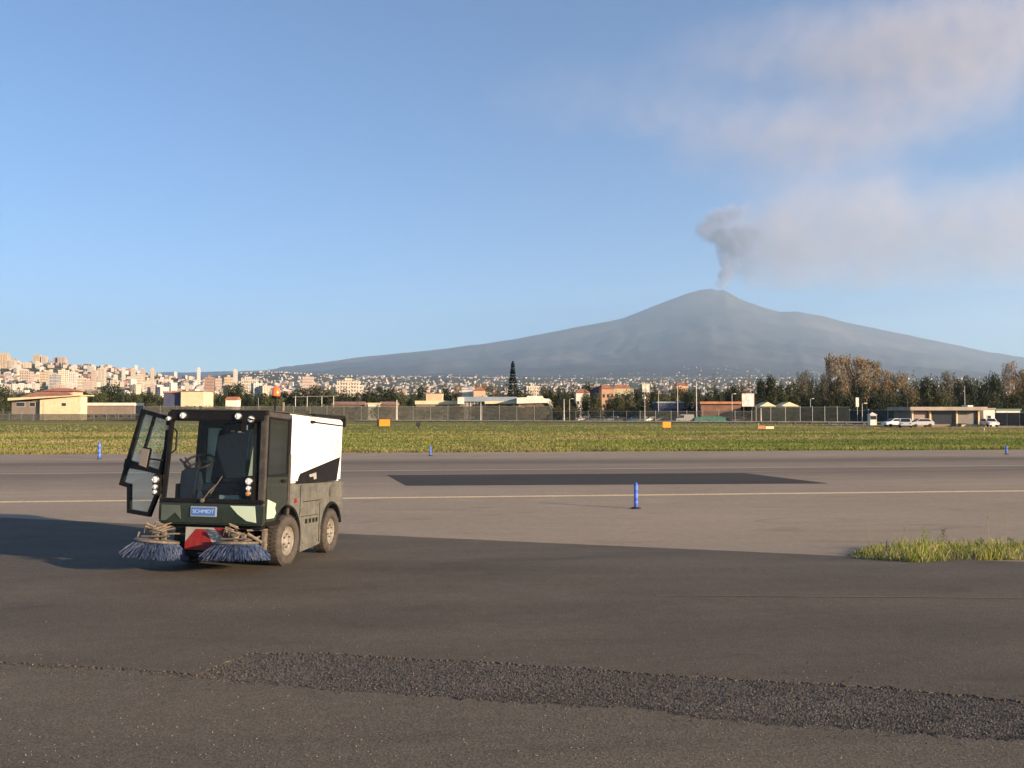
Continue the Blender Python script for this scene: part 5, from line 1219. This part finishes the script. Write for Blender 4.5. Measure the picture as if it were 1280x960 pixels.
# lamp stacks at both front corners
for u, zz, nm in ((0.475, (1.105, 1.02, .955), 1), (-0.755, (1.10, 1.01, .945), -1)):
    h = MB(); h.prism([(u - .05, .90), (u + .05, .90), (u + .052, 1.15), (u, 1.175), (u - .052, 1.15)], 'y', VF - .055, VF + .03); ho = h.build('lamp_cluster', BLACKP, sw, bevel=.012)
    spot(u, zz[0], .038, ho, VF - .06); spot(u, zz[1], .028, ho, VF - .06); spot(u, zz[2], .026, ho, VF - .06, AMBER if nm > 0 else LENS)
MB().tube([(-0.70, VF, .95), (-0.72, VF - .02, 1.0)], .02, 6).build('lamp_bracket', BLACKP, sw)
MB().box(-0.72, -0.655, VF - .02, VF + .05, 0.60, 0.93).build('corner_post', FRAME_G, sw, bevel=.01)
# closed door on the sunny side
dr = MB(); dr.prism([(VF + .07, .60), (-0.30, .60)] + arc(FW, WZ, 0.45, 142, 96, 5) + [(0.045, 0.80), (0.045, 1.20), (VF + .07, 1.17)], 'x', 0.628, 0.652); door = dr.build('side_door', PAINT_G, sw, bevel=.008)
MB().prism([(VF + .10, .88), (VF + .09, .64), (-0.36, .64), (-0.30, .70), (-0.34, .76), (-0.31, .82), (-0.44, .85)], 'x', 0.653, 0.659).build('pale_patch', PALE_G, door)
MB().add([(.639, VF + .09, 1.18), (.639, .04, 1.20), (.639, .04, 1.90), (.639, VF + .09, 1.89)], [(0, 1, 2, 3)]).build('side_window', GL_DK, door)
fb = MB(); fb.box(.63, .656, VF + .06, .05, 1.155, 1.19); fb.box(.63, .656, VF + .06, .05, 1.885, 1.905); fb.box(.63, .656, VF + .06, VF + .09, 1.18, 1.90); fb.box(.63, .656, .02, .05, 1.18, 1.90); fb.build('door_frame', BLACKP, door)
MB().box(.655, .68, -.16, -.04, 1.08, 1.12).build('door_handle', BLACKP, door, bevel=.008)
MB().prism([(0.05, .58), (0.14, .58), (0.14, 1.45), (0.05, 1.45)], 'x', .60, .66).build('rear_corner_panel', FRAME_G, sw, bevel=.008)
# mirror on the sunny side
mr = empty('side_mirror', (0, 0, 0)); mr.parent = sw
MB().tube([(0.50, VF - .02, 1.86), (0.44, VF - .16, 1.88), (0.45, VF - .2, 1.84)], .010, 6).build('mirror_arm', BLACKP, mr)
MB().box(.40, .475, VF - .215, VF - .185, 1.70, 1.85).build('mirror_head', BLACKP, mr, bevel=.012)
MB().box(.30, .34, VF + .12, VF + .14, 1.74, 1.80).build('inner_mirror', CHROME, mr)
# open door, hinged at the front pillar and swung out
DD = Vector((-.98, .2, 0)).normalized(); DN = Vector((.2, .98, 0)); HP = Vector((-.70, -.64, 0))
def dpoly(name, pts, t0, t1, mat, parent, holes=None, bev=0):
    vs = []; n = len(pts)
    for t in (t0, t1): vs += [HP + DD * w_ + DN * t + Vector((0, 0, z)) for w_, z in pts]
    return MB().add(vs, [tuple(range(n)), tuple(range(2 * n - 1, n - 1, -1))] + [(i, (i + 1) % n, n + (i + 1) % n, n + i) for i in range(n)]).build(name, mat, parent, bevel=bev)
def dglass(name, pts, mat, parent): return MB().add([HP + DD * w_ + Vector((0, 0, z)) for w_, z in pts], [tuple(range(len(pts)))]).build(name, mat, parent)
od = empty('open_door', (0, 0, 0)); od.parent = sw
outer = [(-.063, 1.889), (.399, 1.99), (.689, 1.013), (.557, .986), (.534, .663), (.176, .626), (.058, .91), (.037, 1.141), (-.045, 1.495)]
def dframe(name, pts, width, mat, parent, th=.022):
    """a closed frame following an outline"""
    mb = MB(); n = len(pts); c = Vector((sum(p[0] for p in pts) / n, sum(p[1] for p in pts) / n)); ins = []
    for i in range(n):
        a, q, d = Vector(pts[i - 1]), Vector(pts[i]), Vector(pts[(i + 1) % n]); e1 = (q - a).normalized(); e2 = (d - q).normalized(); n1 = Vector((-e1.y, e1.x)); n2 = Vector((-e2.y, e2.x))
        k = (n1 + n2); k = k / max(.35, k.length_squared / 2) ; k = k / 1.0
        if (c - q).dot(n1 + n2) < 0 and abs((n1 + n2).dot(c - q)) > 0: k = -k
        ins.append(q + k * width)
    P = lambda p, t: HP + DD * p[0] + DN * t + Vector((0, 0, p[1]))
    for i in range(n):
        j = (i + 1) % n
        vs = [P(pts[i], -th), P(pts[j], -th), P(ins[j], -th), P(ins[i], -th), P(pts[i], th), P(pts[j], th), P(ins[j], th), P(ins[i], th)]
        mb.add(vs, [(0, 1, 2, 3), (7, 6, 5, 4), (0, 4, 5, 1), (2, 6, 7, 3)])
    return mb.build(name, mat, parent)
dframe('door_frame', outer, .052, BLACKP, od)
dpoly('cross_rail', [(.02, 1.15), (.02, 1.205), (.30, 1.275), (.61, 1.35), (.635, 1.24), (.30, 1.20)], -.02, .02, BLACKP, od)
dpoly('glass_divider', [(.185, 1.89), (.212, 1.895), (.385, 1.31), (.355, 1.305)], -.018, .018, BLACKP, od)
dglass('upper_glass', [(-.03, 1.86), (.375, 1.945), (.60, 1.32), (.30, 1.24), (.02, 1.18), (-.02, 1.495)], GL_DOOR, od)
dglass('lower_glass', [(.06, 1.15), (.30, 1.21), (.62, 1.26), (.665, 1.03), (.54, .99), (.51, .69), (.19, .66), (.085, .91)], GL_DOOR, od)
dpoly('latch', [(.43, 1.60), (.47, 1.60), (.47, 1.66), (.43, 1.66)], -.05, .0, BLACKP, od, bev=.008)
dpoly('hinge', [(-.06, 1.72), (-.01, 1.72), (-.01, 1.78), (-.06, 1.78)], -.03, .03, METAL_D, od); dpoly('hinge', [(.02, 1.0), (.07, 1.0), (.07, 1.06), (.02, 1.06)], -.03, .03, METAL_D, od)
mh = dpoly('mirror_head', [(.25, 1.505), (.105, 1.485), (.15, 1.225), (.29, 1.262)], -.14, -.10, BLACKP, od, bev=.012)
dpoly('mirror_glass', [(.235, 1.487), (.122, 1.470), (.162, 1.245), (.272, 1.277)], -.146, -.141, paint('mirror_painted_reflection', (.28, .235, .19), .3, var=.1), mh)  # flat brown paint stands in for the ground reflected in the mirror
a_ = HP + DD * .2 - DN * .12 + Vector((0, 0, 1.36)); MB().tube([a_, HP - DN * .06 + Vector((0, 0, 1.34)), HP + Vector((0, 0, 1.34))], .012, 6).build('mirror_arm', BLACKP, od)
MB().tube([(-.63, VF + .02, 1.72), (-.59, VF + .03, 1.74), (-.555, VF + .03, 1.70), (-.56, VF + .03, 1.48), (-.60, VF + .02, 1.44), (-.645, VF + .02, 1.45)], .012, 8).build('grab_handle', BLACKP, sw)
# cab interior
b = MB(); b.box(-.62, .60, .06, .11, .62, 1.0); b.box(-.62, -.52, .06, .11, 1.0, 1.90); b.box(.34, .60, .06, .11, 1.0, 1.90); b.box(-.52, .34, .06, .11, 1.78, 1.92); b.build('rear_wall', INTER, sw)
MB().add([(-.515, .08, 1.0), (.335, .08, 1.0), (.335, .08, 1.78), (-.515, .08, 1.78)], [(0, 1, 2, 3)]).build('rear_window', GL_DK, sw)
MB().box(-.60, .59, .30, .31, 1.06, 1.96).build('hopper_front_wall', TEAL_IN, sw)
seat = empty('driver_seat', (0, 0, 0)); seat.parent = sw
MB().prism([(-.20, 1.02), (-.16, 1.06), (.02, 1.68), (.0, 1.78), (-.06, 1.78), (-.12, 1.68), (-.26, 1.10)], 'x', -.28, .20).build('backrest', NAVY_F, seat, bevel=.045)
MB().prism([(-.07, 1.76), (.02, 1.77), (.03, 1.89), (-.03, 1.90), (-.08, 1.86)], 'x', -.17, .10).build('headrest', NAVY_F, seat, bevel=.03)
MB().box(-.30, .22, -.52, -.12, .93, 1.05).build('cushion', NAVY_F, seat, bevel=.04)
MB().box(-.22, .16, -.46, -.14, .66, .93).build('seat_base', INTER, seat, bevel=.02)
MB().box(-.10, -.04, -.105, -.098, 1.725, 1.745).build('seat_label', WHT_P, seat); MB().box(.0, .09, -.105, -.098, 1.72, 1.74).build('seat_label', WHT_P, seat)
cn = MB(); cn.prism([(-.62, .62), (-.40, .62), (-.38, .95), (-.50, 1.22), (-.60, 1.25), (-.64, 1.0)], 'x', -.50, -.26); cn.build('steering_console', NAVY_F, sw, bevel=.03)
MB().box(-.56, -.52, -.60, -.50, .80, 1.05).build('pedal_bracket', INTER, sw)
st = MB(); c = Vector((-.36, -.40, 1.33)); pts = []
for k in range(25):
    a = 2 * math.pi * k / 24; pts.append(c + Vector((.185 * math.cos(a), .15 * math.sin(a), .09 * math.sin(a))))
st.tube(pts, .016, 8, cap=False)
for k in (0, 8, 16): st.tube([c, pts[k]], .012, 6)
st.tube([c, (-.38, -.48, 1.15)], .03, 8); st.build('steering_wheel', BLACKP, sw, smooth=True)
lv = MB(); lv.tube([(-.60, -.45, 1.36), (-.50, -.42, 1.26)], .014, 6); lv.tube([(-.56, -.40, 1.38), (-.48, -.40, 1.28)], .010, 6); lv.build('control_lever', BLACKP, sw)
MB().box(.22, .46, -.50, .0, .66, 1.16).build('side_console', INTER, sw, bevel=.03); MB().box(.02, .28, -.58, -.5, .70, .92).build('footwell_panel', TEAL_IN, sw)
MB().box(.36, .44, -.30, -.20, 1.16, 1.42).build('armrest', INTER, sw, bevel=.02)
# hopper
hp = MB(); hp.prism([(0.16, 1.06), (2.25, 1.06), (2.27, 1.98), (2.20, 2.02), (0.40, 1.995), (0.16, 1.985)], 'x', -0.62, 0.62); hop = hp.build('hopper', HOPPER, sw, bevel=.03)
MB().prism([(0.46, 1.065), (0.50, 1.14), (0.56, 1.19), (2.17, 1.43), (2.04, 1.065)], 'x', 0.60, 0.628).build('dark_side_panel', BLACKP, hop)
mk = MB(); mk.prism([(.86, 1.17), (1.14, 1.20), (1.16, 1.11), (1.06, 1.10), (1.04, 1.145), (.90, 1.135)], 'x', .629, .634); mk.build('white_mark', WHT_P, hop)
MB().box(.40, .56, 1.0, 1.04, 1.06, 1.1).build('latch', METAL_D, hop)
MB().box(.612, .632, .90, 2.20, 1.905, 1.925).build('side_slot', BLACKP, hop); MB().box(.61, .655, .86, .98, 1.895, 1.935).build('slot_handle', BLACKP, hop, bevel=.006)
ld = MB(); ld.prism([(.98, 2.0), (2.32, 2.015), (2.33, 2.075), (1.0, 2.035)], 'x', -.64, .64); ld.build('hopper_lid', BLACKP, hop, bevel=.008); MB().box(-.64, .65, 2.26, 2.33, 1.90, 2.05).build('rear_lid_edge', BLACKP, hop, bevel=.01)
MB().box(-.60, .60, .14, .98, 1.99, 2.012).build('hopper_top_rim', FRAME_G, hop)
DB = paint('decal_blue', (.40, .50, .62), .5, var=.1); DT = paint('decal_tan', (.66, .52, .40), .5, var=.1); DV = paint('decal_violet', (.52, .50, .62), .5, var=.1)
for nm, v0, v1, z0, z1, mt_ in (('decal', 1.66, 1.76, 1.44, 1.56, DB), ('decal', 1.80, 1.86, 1.44, 1.54, DB), ('decal', 1.70, 1.82, 1.60, 1.68, DT), ('decal', 1.95, 2.12, 1.64, 1.70, DT), ('decal', 2.0, 2.07, 1.54, 1.64, DT), ('decal', 1.94, 2.13, 1.44, 1.53, DT), ('decal', 2.02, 2.12, 1.77, 1.81, DV)):
    MB().box(.620, .6225, v0, v1, z0, z1).build(nm, mt_, hop)
for v_, z_ in ((.52, 1.93), (.62, 1.82), (.66, 1.74)): MB().box(.619, .6235, v_, v_ + .05, z_, z_ + .02).build('sticker', DB, hop)
MB().box(.14, .62, .10, .20, 1.03, 1.06).build('hopper_mount', BLACKP, sw)
# pipes behind the cab roof
MB().tube([(.50, .16, 1.9), (.50, .16, 2.14)], .02, 8).build('breather_pipe', METAL_D, sw)
# beacon
bc = empty('warning_beacon', (0, 0, 0)); bc.parent = sw
MB().tube([(.46, .0, 1.97), (.46, .0, 2.20)], .016, 8).build('beacon_stem', BLACKP, bc)
MB().lathe([(0, 2.185), (.055, 2.185), (.06, 2.21), (0, 2.212)], 20, Matrix.Translation((.46, .0, 0))).build('beacon_base', BLACKP, bc)
m, nt, b_ = nodes_of('beacon_orange'); b_.inputs['Base Color'].default_value = (.95, .16, .02, 1); b_.inputs['Roughness'].default_value = .15; b_.inputs['Coat Weight'].default_value = 1; b_.inputs['Subsurface Weight'].default_value = .3; b_.inputs['Subsurface Radius'].default_value = (.05, .02, .01)
MB().lathe([(.052, 2.21), (.055, 2.24), (.052, 2.30), (.03, 2.335), (0, 2.345)], 24, Matrix.Translation((.46, .0, 0))).build('beacon_lens', m, bc, smooth=True)
# underneath: suction mouth with the red and white warning board
MB().box(-.42, .36, -.58, -.30, .12, .50).build('suction_mouth', BLACKP, sw, bevel=.03)
wb = empty('warning_board', (0, 0, 0)); wb.parent = sw; VB = -.66
b = MB().box(-.36, .18, VB, VB + .02, .24, .52).build('board_back', WHT_P, wb)
for pts in ([(-.36, .24), (-.36, .33), (-.22, .50), (-.10, .50), (-.13, .34), (-.28, .24)], [(-.13, .34), (-.10, .50), (.02, .30), (.0, .24), (-.28, .24)], [(.02, .52), (.14, .52), (.18, .44), (.18, .36)]):
    MB().prism(pts, 'y', VB - .006, VB - .001).build('red_stripe', RED_P, wb)
MB().box(-.34, .02, VB - .03, VB + .1, .16, .23).build('rubber_flap', BLACKP, sw, bevel=.01); MB().box(-.16, .02, VB - .05, VB - .03, .20, .215).build('flap_edge', METAL_D, sw)
MB().box(-.64, .60, VF + .05, VF + .20, .50, .56).build('front_beam', BLACKP, sw, bevel=.01)
# brushes
m, nt, b_ = nodes_of('bristles'); p = obj_pos(nt)
n1 = noise_(nt, scaled(nt, p, (30, 30, 5)), 1.0, 4, .7); z_ = nt.nodes.new('ShaderNodeSeparateXYZ'); nt.links.new(p, z_.inputs[0])
c1 = ramp(nt, n1, [(.34, (.012, .022, .055)), (.48, (.03, .06, .14)), (.60, (.09, .11, .15)), (.74, (.27, .27, .27))]); nt.links.new(c1, b_.inputs['Base Color']); b_.inputs['Roughness'].default_value = .6
BRI = m
m, nt, b_ = nodes_of('bristles_blue'); p = obj_pos(nt); n1 = noise_(nt, scaled(nt, p, (30, 30, 5)), 1.0, 4, .7)
nt.links.new(ramp(nt, n1, [(.35, (.012, .025, .07)), (.50, (.03, .06, .15)), (.60, (.10, .12, .16)), (.74, (.30, .28, .25))]), b_.inputs['Base Color']); b_.inputs['Roughness'].default_value = .6
BRI2 = m
def brush(cx, cy, cz, tilt_y, mat):
    """the plate at cx, cy, cz with bristles spreading down and out"""
    r_ = empty('side_brush', (cx, cy, cz)); r_.parent = sw; r_.rotation_euler = (R(-4), tilt_y, 0)
    MB().lathe([(0, -.01), (.26, -.01), (.275, 0), (.26, .022), (.08, .03), (0, .03)], 32).build('brush_plate', METAL_D, r_)
    bm_ = MB()
    for k in range(1100):
        a = random.uniform(0, 6.283); r0 = random.uniform(.20, .265); r1 = r0 + random.uniform(.09, .19); l = random.uniform(.145, .205); tw = random.gauss(0, .09)
        p0 = Vector((r0 * math.cos(a), r0 * math.sin(a), -.01)); p2 = Vector((r1 * math.cos(a + tw), r1 * math.sin(a + tw), -l)); p1 = p0.lerp(p2, .5) + Vector((math.cos(a), math.sin(a), 0)) * .012
        bm_.tube([p0, p1, p2], [.0032, .003, .0022], 3, cap=False)
    bm_.lathe([(.22, -.01), (.25, -.09), (.30, -.165), (.28, -.17), (.2, -.02)], 40)
    bm_.build('bristles', mat, r_)
    MB().lathe([(0, .03), (.055, .03), (.06, .12), (.045, .14), (0, .145)], 16).build('brush_motor', METAL_D, r_)
    return r_
brush(-.70, -.72, .335, R(4), BRI); brush(.345, -.74, .345, R(-1.5), BRI2)
# brush arms, hoses and brackets
def arms(s, cx):
    b = MB(); b.tube([(cx, -.72, .47), (cx - s * .10, -.62, .52), (s * .30, -.52, .50)], .013, 6); b.tube([(cx, -.72, .42), (cx - s * .16, -.64, .43), (s * .28, -.5, .42)], .011, 6)
    b.box(cx - .05, cx + .05, -.80, -.64, .44, .47); b.build('brush_arm', METAL_D, sw)
    h = MB()
    for k in range(5):
        o = random.uniform(-.08, .08); z0 = .44 + .02 * k
        h.tube([(cx + o - .10, -.76, z0 - .02), (cx + o - .04, -.84, z0 + .07), (cx + o + .05, -.80, z0 + .03), (cx + o + .12 * -s, -.62, z0 + .06)], .007, 5)
    h.build('hydraulic_hose', paint('hose_tan', (.16, .13, .09), .6, var=.6, scale=20), sw)
    k_ = MB(); k_.box(cx - .12, cx - .08, -.74, -.70, .36, .50); k_.box(cx + .07, cx + .11, -.78, -.72, .36, .46); k_.tube([(cx - .18, -.80, .40), (cx + .18, -.80, .41)], .012, 6); k_.build('brush_bracket', METAL_D, sw)
arms(-1, -.68); arms(1, .36)
b = MB(); b.tube([(.42, -.60, .46), (.60, -.42, .30)], .02, 6); b.tube([(.40, -.56, .36), (.60, -.40, .44)], .014, 6); b.box(.56, .60, -.48, -.40, .24, .50); b.tube([(.44, -.66, .50), (.62, -.46, .50)], .012, 6); b.build('linkage', METAL_D, sw)
MB().tube([(-.88, -.86, .40), (-.86, -.86, .46)], .012, 6).build('brush_stop', METAL_D, sw)
